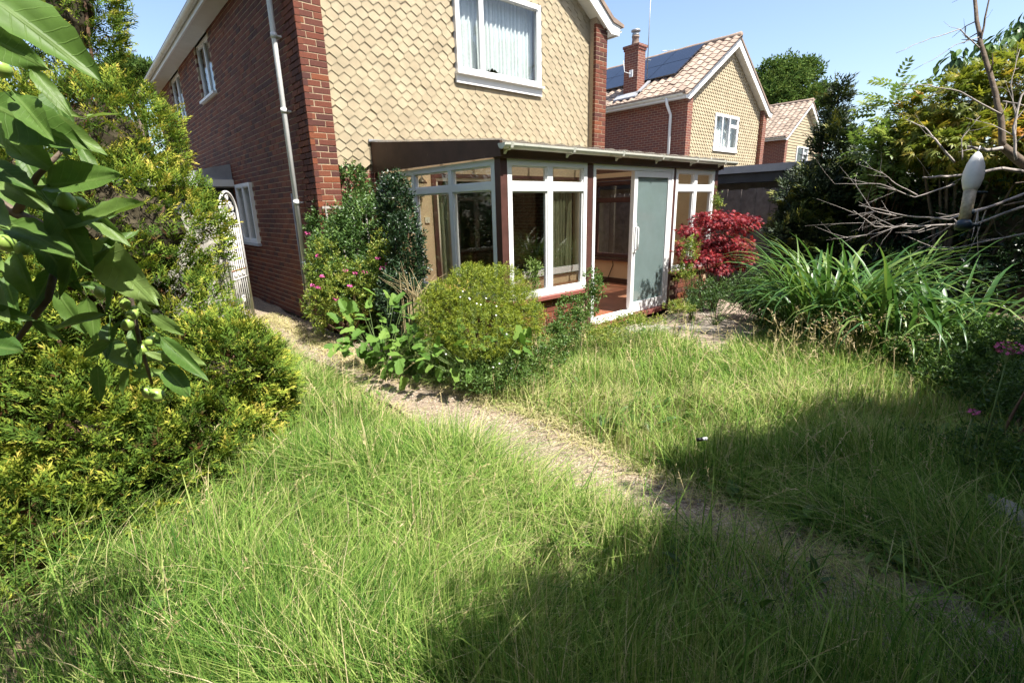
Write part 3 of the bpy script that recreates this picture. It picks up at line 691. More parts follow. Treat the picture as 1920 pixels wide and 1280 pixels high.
# dwarf wall of bricks under the front and side windows
dwf = part('dwarf_wall', 'mortar', CV, (CX0+.092, CYF+.012, 0), (4.74, CYF+.09, .545)); dws = part('dwarf_wall', 'mortar', CV, (CX0+.012, CYF+.10, 0), (CX0+.09, FY-.08, .545)); dwr = part('dwarf_wall', 'mortar', CV, (6.72, CYF+.012, 0), (CX1-.11, CYF+.09, .545))
for r in range(7):
    z = .0375+.075*r; x = CX0+.20+(.1125 if r % 2 else 0)
    while x < 4.70: o = link('brick', bs_me, dwf); o.location = jit((x, CYF+.034, z), .0015); x += .225
    x = 6.84+(.1125 if r % 2 else 0)
    while x < 7.75: o = link('brick', bs_me, dwr); o.location = jit((x, CYF+.034, z), .0015); x += .225
    y = CYF+.22+(.1125 if r % 2 else 0)
    while y < FY-.2: o = link('brick', bs_me, dws); o.location = jit((CX0+.034, y, z), .0015); o.rotation_euler = (0, 0, -math.pi/2); y += .225
def sill(a, b): part('sill', 'red_sill', CV, a, b)
sill((CX0+.06, CYF-.06, .545), (4.76, CYF+.10, .585)); sill((CX0-.05, CYF-.0, .547), (CX0+.055, FY-.08, .586)); sill((6.70, CYF-.05, .545), (CX1, CYF+.10, .585))
# front windows
window(CV, (CX0+.095, CYF+.035, .588), EX, FN, 4.74-CX0-.10, 1.485, vb=((4.74-CX0-.10)/2,), hb=((1.21, 0, 9),), fr=.06, dep=.07, bar=.085)
window(CV, (6.705, CYF+.035, .588), EX, FN, CX1-.105-6.705, 1.485, vb=((CX1-.105-6.705)/2,), hb=((1.21, 0, 9),), fr=.06, dep=.07, bar=.085)
# left side windows (seen obliquely) and right end wall with a brown framed window
sd = FY-.08-CYF-.095
window(CV, (CX0+.035, CYF+.095, .588), EY, EN, sd, 1.485, vb=(sd*.32, sd*.645), hb=((1.22, 0, 9),), fr=.06, dep=.07, bar=.07)
RW = MB(); U_ = EY
wall_holes('end_wall', 'cream_render', CV, (CX1-.06, CYF+.10, 0), EY, (1, 0, 0), (0, FY-.08-CYF-.10), (0, 2.16), (-.04, .04), [(1.35, 2.36, .58, 2.02)])
window(CV, (CX1-.06, CYF+.10+1.36, .59), EY, (1, 0, 0), .99, 1.42, hb=((1.08, 0, 9),), fr=.06, dep=.10, mat='brown_wood', bar=.06)
part('inner_sill', 'brown_wood', CV, (CX1-.16, CYF+1.35, .53), (CX1-.103, FY-.2, .575)); part('skirting', 'skirting', CV, (CX1-.12, CYF+.2, .101), (CX1-.102, FY-.1, .20)); part('skirting', 'skirting', CV, (CX0+.1, FY-.012, .101), (4.36, FY+.008, .20))
part('shelf_rail', 'brown_wood', CV, (CX1-.14, CYF+1.3, 2.03), (CX1-.102, FY-.1, 2.075))
cab = MB().tube([(CX1-.12, 5.95, .56), (CX1-.13, 5.92, .45), (CX1-.14, 5.98, .3), (CX1-.16, 6.02, .18), (CX1-.22, 6.1, .115), (CX1-.35, 6.2, .108)], .008, 6).build('cable', 'black_plastic'); tag(cab, 'black cable hanging below the inner window inside the open door', 'cable')
# sliding door: fixed outer frame, the sliding panel slid to the right over the fixed one
DX0, DX1, DZ0, DZ1 = 4.85, 6.64, .105, 2.07
dr = MB(); 
for a, b in (((DX0, CYF-.0, DZ0), (DX0+.05, CYF+.10, DZ1)), ((DX1-.05, CYF-.0, DZ0), (DX1, CYF+.10, DZ1)), ((DX0+.05, CYF-.0, DZ1-.055), (DX1-.05, CYF+.10, DZ1)), ((DX0+.05, CYF-.0, DZ0), (DX1-.05, CYF+.10, DZ0+.04))): dr.box(a, b)
sdo = dr.build('sliding_door', 'upvc', CV)
def leafpanel(x0, x1, y, name):
    mb = MB(); obox(mb, (x0, y, DZ0+.042), EX, FN, (0, x1-x0), (0, .10), (-.02, .02)); hh = DZ1-.058-DZ0-.042
    obox(mb, (x0, y, DZ0+.042), EX, FN, (0, x1-x0), (hh-.075, hh), (-.02, .02)); obox(mb, (x0, y, DZ0+.042), EX, FN, (0, .075), (.10, hh-.075), (-.02, .02)); obox(mb, (x0, y, DZ0+.042), EX, FN, (x1-x0-.07, x1-x0), (.10, hh-.075), (-.02, .02))
    o = mb.build(name, 'upvc', sdo)
    obox(MB(), (x0, y, DZ0+.042), EX, FN, (.07, x1-x0-.065), (.095, hh-.07), (-.004, .004)).build('pane', 'glass_hazy', sdo); return o
leafpanel(5.70, 6.585, CYF+.025, 'door_panel'); leafpanel(5.74, 6.585, CYF+.072, 'door_panel')
MB().tube([(5.745, CYF-.005, .98), (5.745, CYF-.05, 1.0), (5.745, CYF-.055, 1.1), (5.745, CYF-.055, 1.2), (5.745, CYF-.05, 1.28), (5.745, CYF-.005, 1.30)], .012, 8).box((5.715, CYF-.008, .95), (5.775, CYF+.004, 1.34)).build('handle', 'upvc', sdo)
part('threshold', 'red_sill', CV, (DX0, CYF-.08, .045), (DX1+.02, CYF+.02, .10)); part('threshold_strip', 'upvc', CV, (DX0+.02, CYF-.075, .101), (5.72, CYF-.02, .112))

# ================================================================== NEIGHBOURING HOUSES
def pantile_tpl():
    v = []; f = []; n = 7
    for j, (s, h) in enumerate(((0, .0), (0, .03), (.37, .005))):
        for i in range(n):
            q = i/(n-1); v.append((q*.31-.155, s, h+.028*math.sin(2*math.pi*q)))
    for j in range(2):
        for i in range(n-1): k = j*n+i; f += [(k, k+1, k+n+1), (k, k+n+1, k+n)]
    return T_(v, f)
PAN = pantile_tpl(); pan_me = tri_mesh('roof_tile', PAN, 'roof_tile')
def slope_tiles(root, ox, y0, y1, singles, mat, ylimit=99):
    """pantiles on the slope that faces -x"""
    sl_ = (RZ-4.94)/(W/2+.05); a = math.atan(sl_); du = np.array([math.cos(a), 0, math.sin(a)]); nn = np.array([-math.sin(a), 0, math.cos(a)]); rows = int((W/2+.3)/math.cos(a)/.30)
    base = np.array([ox-.05, 0, 4.955])-du*.33; Rm = np.stack([[0, -1, 0], du, nn], 1); P = []
    for r in range(rows+1):
        y = y0
        while y < y1: P.append(base+du*(.30*r)+np.array([0, y, 0])); y += .30
    P.sort(key=lambda p: p[1])
    S1 = P[:singles]; S2 = P[singles:]
    M3 = Matrix([list(x) for x in Rm]).to_4x4()
    for p in S1:
        o = link('roof_tile', pan_me, root); M4 = M3.copy(); M4.translation = p+rng.normal(size=3)*.004; o.matrix_basis = M4
    if S2:
        n = len(S2); foliage('roof_tiling', mat, root, [PAN], np.array(S2)+rng.normal(size=(n, 3))*.004, np.tile(Rm, (n, 1, 1)), np.ones(n), rng.random(n))
def neighbour(ox, oy, L, label, singles, mat, boards=False, win=True):
    h = thing('brick_house', label, 'house', (ox+W/2, oy+L/2, 0))
    part('side_wall', 'brick_far', h, (ox, oy, 0), (ox+.3, oy+L, 4.76)); part('side_wall', 'brick_far', h, (ox+W-.3, oy, 0), (ox+W, oy+L, 4.76)); part('rear_wall', 'brick_far', h, (ox+.31, oy+L-.2, 0), (ox+W-.31, oy+L-.01, 4.76))
    part('corner_pier', 'brick_far', h, (ox+.003, oy+.003, 4.765), (ox+.32, oy+.4, 4.98)); part('corner_pier', 'brick_far', h, (ox+W-.32, oy+.003, 4.765), (ox+W-.003, oy+.4, 4.98))
    fy = oy+TY; hole = (2.05, 3.80, 3.36, 4.50)
    wall_holes('front_wall', 'mortar', h, (ox, fy+.02, 0), EX, FN, (.301, W-.301), (0, 4.86), (-.2, 0), [hole])
    MB().prism([(ox+.05, fy+.02, 4.862), (ox+W-.05, fy+.02, 4.862), (ox+W/2, fy+.02, 6.75)], (0, .2, 0)).build('gable_wall', 'mortar', h)
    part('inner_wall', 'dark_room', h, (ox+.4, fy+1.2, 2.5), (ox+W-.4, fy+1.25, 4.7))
    if boards:
        z = 2.2
        while z < 6.5:
            lim = .12 if z < 4.75 else .10+(z-4.735)*(W/2-.10)/(6.60-4.735)
            for a, b in ((lim, 2.03), (3.82, W-lim)) if 3.3 < z < 4.5 else ((lim, W-lim),):
                if b-a > .1: MB().prism([(ox+a, fy+.018, z), (ox+a, fy-.022, z), (ox+a, fy+.004, z+.15), (ox+a, fy+.018, z+.15)], (b-a, 0, 0)).build('weatherboard', 'hung_tile', h)
            z += .145
    else:
        T0 = tile_positions(ox, oy, 2.1, [(2.02, 3.83, 3.28, 4.50)]); n = len(T0)
        foliage('tile_hanging', 'hung_tile_mass', h, [TILE], np.array(T0), np.tile(np.eye(3), (n, 1, 1)), np.tile([1, 2.2, 1], (n, 1)), rng.random(n))
    gable(h, ox, oy, L); slope_tiles(h, ox, oy-.05, oy+L, singles, mat)
    ww = window(h, (ox+2.05, fy-.01, 3.36), EX, FN, 1.74, 1.14, vb=(1.02,), hb=((.80, 1.02, 1.74),), fr=.08, dep=.09, bar=.09)
    if win: obox(MB(), (ox+2.02, fy-.01, 3.29), EX, FN, (0, 1.8), (0, .068), (-.02, .06)).build('sill', 'upvc', ww)
    return h, ww
OX2, OY2 = 15.12, 8.78
H2, w2 = neighbour(OX2, OY2, 10.5, 'middle brick house with cream tile gable, chimney and solar panels', 290, 'roof_tile_mass')
obox(MB(), (OX2+2.05+.42, OY2+TY-.08, 3.44), EX, FN, (0, .06), (0, .97), (-.02, .02)).build('opening_sash', 'upvc', w2); obox(MB(), (OX2+2.05+.95, OY2+TY-.08, 3.44), EX, FN, (0, .06), (0, .97), (-.02, .02)).build('opening_sash', 'upvc', w2)
MB().tube([(OX2-.06, OY2+.55, 0), (OX2-.06, OY2+.55, 4.3), (OX2-.30, OY2+.55, 4.58), (OX2-.34, OY2+.55, 4.76)], .045, 10).build('downpipe', 'white_paint', H2)
drape('net_curtain', 'pale blind behind the gable window of the middle house', 'curtain', 'net', OX2+2.1, OX2+3.75, OY2+TY+.16, 3.4, 4.46, .02, 9)
sl_ = (RZ-4.94)/(W/2+.05); ra = math.atan(sl_)
def on_slope(ox, s, y, lift=0.0): return np.array([ox-.05+s*math.cos(ra)-lift*math.sin(ra), y, 4.94+s*math.sin(ra)+lift*math.cos(ra)])
# solar panels, each a thing on the roof
for i in range(6):
    for j, (s0, s1) in enumerate(((1.22, 2.26), (2.29, 3.33))):
        y = OY2+1.05+1.07*i; c = [on_slope(OX2, q, yy, .13) for q, yy in ((s0, y), (s1, y), (s1, y+1.05), (s0, y+1.05))]
        nrm = np.array([-math.sin(ra), 0, math.cos(ra)]); sp = MB().prism(c[::-1], -nrm*.04).build('solar_panel', 'solar')
        wd = ('nearest the gable end', 'second from the gable end', 'third from the gable end', 'fourth from the gable end', 'fifth from the gable end', 'farthest from the gable end')[i]
        tag(sp, 'dark solar panel on the middle house roof, %s row, %s' % (('lower', 'upper')[j], wd), 'solar panel', 'solar panels on the roof')
cb = on_slope(OX2, .75, OY2+2.45); cx_, cy_ = cb[0], cb[1]
ch = part('chimney', 'brick_far', H2, (cx_-.21, cy_-.28, 5.0), (cx_+.21, cy_+.28, 6.62))
for a, b, z0, z1 in ((.235, .305, 6.62, 6.70), (.26, .33, 6.70, 6.78)): MB().box((cx_-a, cy_-b, z0), (cx_+a, cy_+b, z1)).build('chimney_course', 'brick_far', ch)
MB().lathe((cx_, cy_, 6.78), [(.14, 0), (.13, .02), (.11, .24), (.13, .26), (.13, .30)], 14).build('chimney_pot', 'roof_tile_mass', ch)
MB().lathe((cx_, cy_, 7.08), [(.12, 0), (.12, .08), (.06, .09), (.06, .13), (.16, .14), (.15, .19), (.03, .22)], 14).build('cowl', 'galv', ch)
MB().prism([tuple(on_slope(OX2, s, y, .05)) for s, y in ((.30, cy_-.46), (1.2, cy_-.46), (1.2, cy_-.335), (.30, cy_-.335))], (0, 0, .05)).build('flashing', 'lead', ch)
MB().prism([tuple(on_slope(OX2, s, y, .05)) for s, y in ((.12, cy_-.46), (.45, cy_-.46), (.45, cy_+.46), (.12, cy_+.46))], (0, 0, .05)).build('flashing', 'lead', ch)
ae = thing('television_aerial', 'tall television aerial on a pole beside the chimney', 'aerial', (cx_+.34, cy_+.1, 5.6))
apx, apy = cx_+.33, cy_-.30
MB().tube([(apx, apy, 5.75), (apx, apy, 8.9)], .016, 6).build('pole', 'galv', ae)
MB().tube([(apx-.62, apy+.1, 8.35), (apx+.2, apy-.03, 8.55)], .010, 5).build('boom', 'galv', ae)
for i in range(8): q = i/7; MB().tube([(apx-.6+.75*q, apy+.1-.12*q-.16, 8.36+.18*q-.03), (apx-.6+.75*q, apy+.1-.12*q+.16, 8.36+.18*q+.03)], .006, 4).build('element', 'galv', ae)
MB().tube([(apx-.33, apy+.3, 6.35), (apx+.12, apy-.05, 6.35)], .012, 5).build('strut', 'galv', ae)
sd_ = thing('satellite_bracket', 'small white bracket box on the chimney side', 'bracket', (cx_-.26, cy_-.02, 5.75))
MB().box((cx_-.27, cy_-.12, 5.78), (cx_-.243, cy_+.02, 6.0)).build('box', 'white_paint', sd_); MB().tube([(cx_-.26, cy_-.05, 5.88), (cx_-.40, cy_+.12, 5.95), (cx_-.42, cy_+.16, 6.3)], .012, 6).build('arm', 'white_paint', sd_)
ae2 = thing('television_aerial', 'small thin aerial mast beyond the middle house ridge', 'aerial', (OX2+W/2+1.0, OY2+3.5, 6.0))
MB().tube([(OX2+W/2+1.0, OY2+3.0, 6.0), (OX2+W/2+1.0, OY2+3.0, 7.35)], .018, 6).build('pole', 'galv', ae2); MB().tube([(OX2+W/2+.1, OY2+3.0, 7.15), (OX2+W/2+1.02, OY2+3.0, 7.33)], .014, 5).build('boom', 'galv', ae2)
H3, w3 = neighbour(29.6, 11.3, 9, 'farthest brick house with weatherboarded gable and grey tiled roof', 0, 'roof_tile_grey', boards=True)
# neighbouring flat-roofed garage and boundary fence
gr = thing('flat_roof_garage', 'flat roofed garage with pale roof edge behind the grey fence', 'garage', (11.5, 5.2, 0))
part('wall', 'concrete', gr, (10.0, 3.0, 0), (13.6, 9.0, 1.98)); part('fascia', 'dark_fascia', gr, (9.68, 2.75, 1.93), (13.9, 9.2, 2.10)); part('roof_edge', 'felt', gr, (9.62, 2.70, 2.102), (13.95, 9.25, 2.23))
fe = thing('board_fence', 'weathered grey vertical board fence behind the red maple', 'fence', (9.25, 3.2, 0))
y = -1.2; i = 0
while y < 7.0:
    h_ = 1.80+random.uniform(-.02, .02); MB().box((9.22+.012*(i % 2), y, .05), (9.24+.012*(i % 2), y+.135, h_)).build('board', 'fence_wood', fe); y += .128; i += 1
for z in (.4, 1.1, 1.7): part('rail', 'fence_wood', fe, (9.255, -1.2, z), (9.31, 7.0, z+.08))

# ================================================================== VEGETATION
def lob(px, py, d, rx, ry, rd=None):
    return at(px, py, d), (rx*d/F, (rd or rx)*d/F, ry*d/F)
def base_of(lobes): c = np.mean([l[0] for l in lobes], 0); return (c[0], c[1], 0.0)
def shrub(name, label, cat, lobes, n, tpls, mat, size, tint=(0, 1), shell=.35, out=.8, upw=.4, jt=.7, nrm=(.5, .8), fname='foliage', trunk='twig_brown', group=None, lo=.02, ntr=14, tr=.012, clump=0.0, base=None, gaps=0.0):
    root = thing(name, label, cat, base or base_of(lobes), group)
    if gaps:                                           # grow in clumps with gaps between them
        P, N = crown(lobes, int(n*1.9), shell, lo=lo); q = np.sin(P[:, 0]*17+1)*np.sin(P[:, 1]*15+2)*np.sin(P[:, 2]*16+.5)+.35*np.sin(P[:, 0]*31+P[:, 2]*27)*np.sin(P[:, 1]*29); I = np.argsort(-(q+gaps*rng.normal(size=len(P))))[:n]; P, N = P[I], N[I]
    else: P, N = crown(lobes, n, shell, lo=lo)
    d = rand_dirs(N, out, upw, jt); zn = N*nrm[0]+np.array([0, 0, nrm[1]])+unit(n)*.5
    tn = tint[0]+(tint[1]-tint[0])*rng.random(n)
    if clump: tn = np.clip(tn+clump*np.sin(P[:, 0]*5.3+1)*np.sin(P[:, 1]*4.7+2)*np.sin(P[:, 2]*6.1), 0, 1)
    s = rng.uniform(size[0], size[1], n)
    foliage(fname, mat, root, tpls, P-d/np.linalg.norm(d, axis=1, keepdims=True)*s[:, None]*.3, frames(d, zn), s, tn)
    if trunk:
        pick = P[rng.choice(n, ntr, replace=False)]; b = np.array(root.location)
        stems('stem', trunk, root, b, [b+(q-b)*.88 for q in pick], tr, 6, .06)
    return root
# ---- golden conifers on the left
shrub('golden_conifer', 'tall golden conifer beside the side path, tips yellow', 'conifer',
      [lob(100, 10, 4.9, 112, 160), lob(80, -190, 5.0, 95, 170), lob(190, 265, 4.7, 140, 120), lob(250, 440, 4.6, 160, 150), lob(60, 430, 4.7, 200, 260), lob(230, 620, 4.4, 190, 190)],
      8300, SPRAYS, 'thuja', (.11, .19), (.16, .80), .22, .7, .6, .55, clump=.2, tr=.03, gaps=.30)
shrub('golden_conifer', 'low spreading golden green conifer overhanging the long grass', 'conifer',
      [lob(415, 725, 3.45, 125, 130), lob(350, 850, 3.15, 165, 150), lob(180, 850, 2.9, 185, 190), lob(20, 760, 2.85, 160, 240), lob(70, 980, 2.5, 170, 130), lob(230, 930, 2.75, 150, 120)],
      8000, SPRAYS, 'thuja', (.09, .155), (.12, .72), .26, .75, .4, .55, clump=.22, tr=.022, gaps=.30)
for lb, k in (([lob(100, 10, 4.95, 90, 130), lob(190, 265, 4.8, 110, 95), lob(240, 440, 4.7, 130, 125), lob(60, 430, 4.8, 170, 220)], 0), ([lob(400, 740, 3.55, 95, 100), lob(330, 850, 3.25, 130, 115), lob(170, 860, 3.05, 150, 150), lob(80, 980, 2.65, 130, 100)], 1)):
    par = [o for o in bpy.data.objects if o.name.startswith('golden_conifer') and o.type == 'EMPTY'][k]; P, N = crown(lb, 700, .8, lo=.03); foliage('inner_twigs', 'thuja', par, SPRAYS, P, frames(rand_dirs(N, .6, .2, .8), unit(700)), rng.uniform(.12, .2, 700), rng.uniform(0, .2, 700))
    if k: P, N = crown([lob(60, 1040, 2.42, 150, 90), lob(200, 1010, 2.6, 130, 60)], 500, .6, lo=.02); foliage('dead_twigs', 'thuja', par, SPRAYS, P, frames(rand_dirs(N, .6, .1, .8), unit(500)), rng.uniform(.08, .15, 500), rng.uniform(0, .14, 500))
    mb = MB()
    for c, r in lb:                                    # inner branch mass, its dark colour standing in for interior shade
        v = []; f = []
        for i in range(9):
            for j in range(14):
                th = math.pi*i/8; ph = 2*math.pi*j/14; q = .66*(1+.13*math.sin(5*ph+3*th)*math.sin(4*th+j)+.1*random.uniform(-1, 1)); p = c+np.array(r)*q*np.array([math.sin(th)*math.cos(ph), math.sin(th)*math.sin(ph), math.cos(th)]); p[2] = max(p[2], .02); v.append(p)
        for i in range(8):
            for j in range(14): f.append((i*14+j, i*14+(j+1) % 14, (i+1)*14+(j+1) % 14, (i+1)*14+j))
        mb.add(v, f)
    mb.build('shade_core', 'inner_shade', par)
# ---- clipped round bush
YB = [lob(905, 600, 4.55, 92, 84), lob(850, 592, 4.45, 62, 66), lob(962, 600, 4.55, 54, 66), lob(888, 545, 4.45, 48, 46), lob(940, 545, 4.55, 46, 44), lob(905, 620, 4.25, 70, 50)]
yb = thing('round_bush', 'clipped round yellow-green bush at the conservatory corner', 'bush', base_of(YB))
P, N = crown(YB, 5200, .25, .04, .08); P2, N2 = crown(YB, 900, .7, .04, .08); P = np.concatenate([P, P2]); N = np.concatenate([N, N2]); d = rand_dirs(N, 1.0, .45, .45); tn = .2+.56*rng.random(len(P))
burn = at(855, 530, 4.1); dd = np.linalg.norm((P-burn)*[1, 1, 1.4], axis=1); tn[(dd < .17) & (rng.random(len(P)) < .9)] = .99
foliage('foliage', 'yew', yb, YEWS, P, frames(d, unit(len(P))), rng.uniform(.045, .08, len(P)), tn)
stems('stem', 'twig_brown', yb, yb.location, [at(905+random.uniform(-70, 70), 570+random.uniform(-40, 50), 4.6) for i in range(14)], .012)
# ---- evergreen shrub on the house wall, darker climber beside the glass, pink flowering shrub
shrub('evergreen_shrub', 'glossy dark green evergreen shrub against the house corner', 'shrub', [lob(662, 370, 6.75, 34, 62), lob(690, 440, 6.5, 70, 75), lob(655, 500, 6.4, 72, 90), lob(715, 540, 6.2, 62, 80), lob(610, 440, 6.55, 30, 55)], 3400, SPRIG, 'evergreen', (.08, .15), (.1, .9), .35, .6, .6, .5)
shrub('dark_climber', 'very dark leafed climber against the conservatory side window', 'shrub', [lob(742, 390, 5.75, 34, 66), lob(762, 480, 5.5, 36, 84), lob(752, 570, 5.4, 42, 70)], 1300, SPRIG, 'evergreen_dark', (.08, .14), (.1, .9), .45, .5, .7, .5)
pk = shrub('pink_flowering_shrub', 'lime leafed shrub with small pink flower heads by the downpipe', 'shrub', [lob(612, 520, 6.0, 36, 75), lob(660, 545, 5.9, 62, 60), lob(725, 500, 5.8, 34, 70), lob(600, 580, 5.9, 30, 45)], 1300, SPRIG, 'limeleaf', (.06, .11), (.15, .95), .5, .5, .5, .7)
for px, py in ((577, 437), (587, 535), (597, 540), (657, 535), (665, 513), (684, 510), (709, 484), (717, 503), (727, 494), (648, 506), (597, 480), (630, 560), (605, 518)):
    c = at(px, py, 5.45+random.uniform(0, .15)); mb = MB()
    for q in unit(14):
        e = c+q*np.array([.028, .028, .018]); a = unit(2)*.011; mb.add([e-a[0], e+a[1], e+a[0], e-a[1]], [(0, 1, 2, 3)])
    mb.build('flower_head', 'petal_pink', pk)
# ---- trellis leaning at the corner
trl = thing('trellis', 'pale grey wooden trellis panel behind the evergreen shrub', 'trellis', (2.75, 6.47, 0))
for x in (2.50, 2.68, 2.86, 3.04): part('upright', 'concrete', trl, (x, 6.46, .05), (x+.025, 6.475, 1.66))
for z in (.3, .75, 1.2, 1.63): part('crosspiece', 'concrete', trl, (2.47, 6.476, z), (3.08, 6.49, z+.03))

# ---- large lobed leaves in front of the shrub (each leaf its own piece)
def lobed_leaf(seed):
    rs = np.random.default_rng(seed); v = [(0, 0, 0)]; n = 26
    for i in range(n):
        a = -2.5+5.0*i/(n-1); b = abs(math.cos(a*1.25)); r = (.36+.30*b+.22*math.cos(a)*b)*rs.uniform(.93, 1.07)*(1.25 if abs(a) < .5 else 1)
        x, y = r*math.sin(a), .28+r*math.cos(a); v.append((x, y, .16*abs(x)-.22*max(0, y-.4)**2+rs.normal()*.012-.12*x*x))
    return MB().add(v, [(0, i, i+1) for i in range(1, n)], False).mesh('leaf', 'broadleaf')
LOB = [lobed_leaf(s) for s in range(4)]
def leaf_objects(root, meshes, P, D, Z, S, name='leaf', wx=None):
    Rm = frames(np.asarray(D, float), np.asarray(Z, float))
    for i in range(len(P)):
        o = link(name, meshes[i % len(meshes)], root); s = S[i]; m3 = Rm[i]*np.array([s*(wx[i] if wx is not None else 1), s, s])
        m4 = Matrix([list(r) for r in m3]).to_4x4(); m4.translation = Vector(P[i]); o.matrix_basis = m4
for lb, label, n in (([lob(715, 615, 4.75, 82, 62), lob(670, 640, 4.8, 40, 45), lob(760, 660, 4.5, 60, 50)], 'broad lobed green leaves of a perennial beside the path', 150), ([lob(850, 655, 4.15, 62, 48), lob(960, 650, 4.1, 40, 26)], 'smaller lobed leaf plant at the foot of the round bush', 55)):
    root = thing('lobed_leaf_plant', label, 'plant', base_of(lb)); P, N = crown(lb, n, .5, lo=.06)
    D = N*.8+np.array([0, 0, -.1])+unit(n)*.5; Z = np.array([0, -.25, 1.0])+N*.55+unit(n)*.25
    leaf_objects(root, LOB, P, D, Z, rng.uniform(.055, .105, n)); stems('stem', 'stem_green', root, root.location, P[:60], .004, 5)

# ---- loose weeds around the doorway and the bush
def weed(label, lobes, n, tp, mat, size, tint=(0, 1), flowers=None, name='weed', stem='stem_green', lo=.02, upw=.6):
    r = shrub(name, label, 'weed', lobes, n, tp, mat, size, tint, .9, .4, upw, .8, trunk=stem, ntr=26, tr=.0035, lo=lo)
    return r
wd1 = weed('leafy weed with pale heads growing in front of the dwarf wall', [lob(1080, 590, 4.9, 42, 42), lob(1112, 545, 5.0, 22, 45), lob(1050, 620, 4.7, 40, 30)], 420, SPRIG, 'midgreen', (.05, .10), (.2, 1))
wd2 = weed('slim seedling standing in front of the left front window', [lob(1000, 515, 4.75, 16, 38)], 70, SPRIG, 'ash_leaf', (.05, .09), (.2, .8))
wd3 = weed('tangled low weeds below the round bush', [lob(960, 690, 4.2, 70, 32), lob(890, 700, 4.1, 60, 30), lob(1020, 660, 4.4, 50, 30)], 700, SPRIGD, 'midgreen', (.04, .09), (.2, 1))
wd4 = weed('bright green ground weeds at the foot of the sliding door', [lob(1272, 575, 5.9, 32, 12), lob(1190, 600, 5.3, 60, 8), lob(1130, 620, 5.0, 55, 14)], 700, SPRIGD, 'limeleaf', (.035, .07), (.2, 1))
for px, py in ((862, 558), (868, 548), (880, 560), (893, 570), (910, 560), (932, 575), (931, 592), (882, 562), (902, 572), (836, 665), (950, 628), (958, 690), (925, 690), (936, 683)):
    c = at(px, py, 3.95); mb = MB(); mb.lathe(c, [(.003, 0), (.008, .004), (.007, .009), (.002, .013)], 6, unit(1)[0]+[0, 0, 1]); mb.build('flower', 'petal_white', wd3); MB().tube([c, c+np.array([random.gauss(0, .03), random.gauss(0, .03), -min(.25, c[2]-.02)])], .0012, 4).build('stem', 'stem_green', wd3)
dry = thing('dead_stems', 'dry bare stems sticking up between the shrub and round bush', 'plant', (2.9, 4.9, 0)); mb = MB()
for i in range(26):
    p = at(775+random.gauss(0, 14), 560, 4.9); q = p+np.array([random.gauss(0, .16), random.gauss(0, .10), random.uniform(.1, .38)]); mb.tube([p-np.array([0, 0, .4]), p, (p+q)/2+np.array([0, 0, .03]), q], [.004, .003, .002, .001], 4)
mb.build('stem', 'stem_straw', dry)

# ---- red maple by the conservatory end
mp_l = [lob(1345, 412, 6.7, 52, 18), lob(1395, 420, 6.9, 34, 20), lob(1290, 432, 6.5, 26, 12), lob(1370, 455, 6.8, 44, 18), lob(1320, 485, 6.5, 34, 18), lob(1350, 502, 6.5, 24, 14), lob(1290, 490, 6.4, 20, 12), lob(1270, 465, 6.2, 12, 16), lob(1330, 450, 6.8, 46, 40), lob(1385, 480, 6.9, 34, 26)]
mpr = shrub('red_maple', 'crimson cut-leafed Japanese maple at the conservatory end', 'tree', mp_l, 3000, PALM, 'maple_red', (.035, .068), (0, 1), .7, .7, -.15, .5, (.3, 1.0), trunk='bark', tr=.016, ntr=16, base=(7.0, 3.45, 0))
weed('green climber leaves among the red maple branches', [lob(1290, 465, 6.3, 22, 26), lob(1285, 510, 6.3, 26, 16), lob(1345, 380, 6.9, 10, 30)], 260, SPRIG, 'limeleaf', (.05, .09), (.1, .9), name='climber')
weed('dark ivy covering the ground under the red maple', [lob(1330, 550, 6.4, 50, 30), lob(1400, 545, 6.6, 45, 40), lob(1300, 570, 6.1, 22, 14)], 700, SPRIG, 'evergreen', (.05, .09), (0, .8), name='ivy')
pt = thing('terracotta_pot', 'dark old pot standing under the red maple', 'pot', (6.85, 3.62, 0)); MB().lathe((6.85, 3.62, .015), [(.10, 0), (.14, .25), (.16, .26), (.16, .31), (.14, .31), (.13, .27)], 18).build('body', 'roof_tile_mass', pt); MB().lathe((6.85, 3.62, .28), [(.135, 0), (.02, .006)], 18).build('soil', 'soil', pt)

# ---- strap leafed clumps
def strap_mesh(seed):
    rs = np.random.default_rng(seed); L = 1.0; bend = rs.uniform(.2, .9); k = 9; v = []; f = []; w = .0125*rs.uniform(.7, 1.25)
    p = np.array([0, 0, 0.0]); a = 1.52-rs.uniform(0, .3)
    for i in range(k+1):
        t = i/k; ww = w*(1.0 if t < .5 else max(0.04, 1-(t-.5)*1.9)); v += [(-ww, p[1], p[2]+.35*ww), (0, p[1], p[2]), (ww, p[1], p[2]+.35*ww)]
        p = p+np.array([0, math.cos(a), math.sin(a)])*L/k; a -= bend*.62*(t+.25)
    for i in range(k):
        for j in range(2): q = i*3+j; f.append((q, q+1, q+4, q+3))
    return MB().add(v, f, True).mesh('leaf', 'strap')
STR = [strap_mesh(s) for s in range(12)]
def strap_clump(label, px, py, d, spread, n, smin, smax, group='strap leafed clumps'):
    c = at(px, py, d); c[2] = 0; root = thing('strap_leaf_plant', label, 'plant', tuple(c), group)
    for i in range(n):
        o = link('leaf', STR[i % len(STR)], root); a = random.uniform(0, 2*math.pi); r = spread*random.random()**.7
        o.location = (c[0]+r*math.cos(a), c[1]+r*math.sin(a), -.01); s = random.uniform(smin, smax); o.scale = (s*1.1, s, s); o.rotation_euler = (0, random.gauss(0, .12), a-math.pi/2+random.gauss(0, .6))
strap_clump('fountain of arching strap leaves right of the patio', 1545, 665, 5.6, .40, 260, 1.1, 1.75)
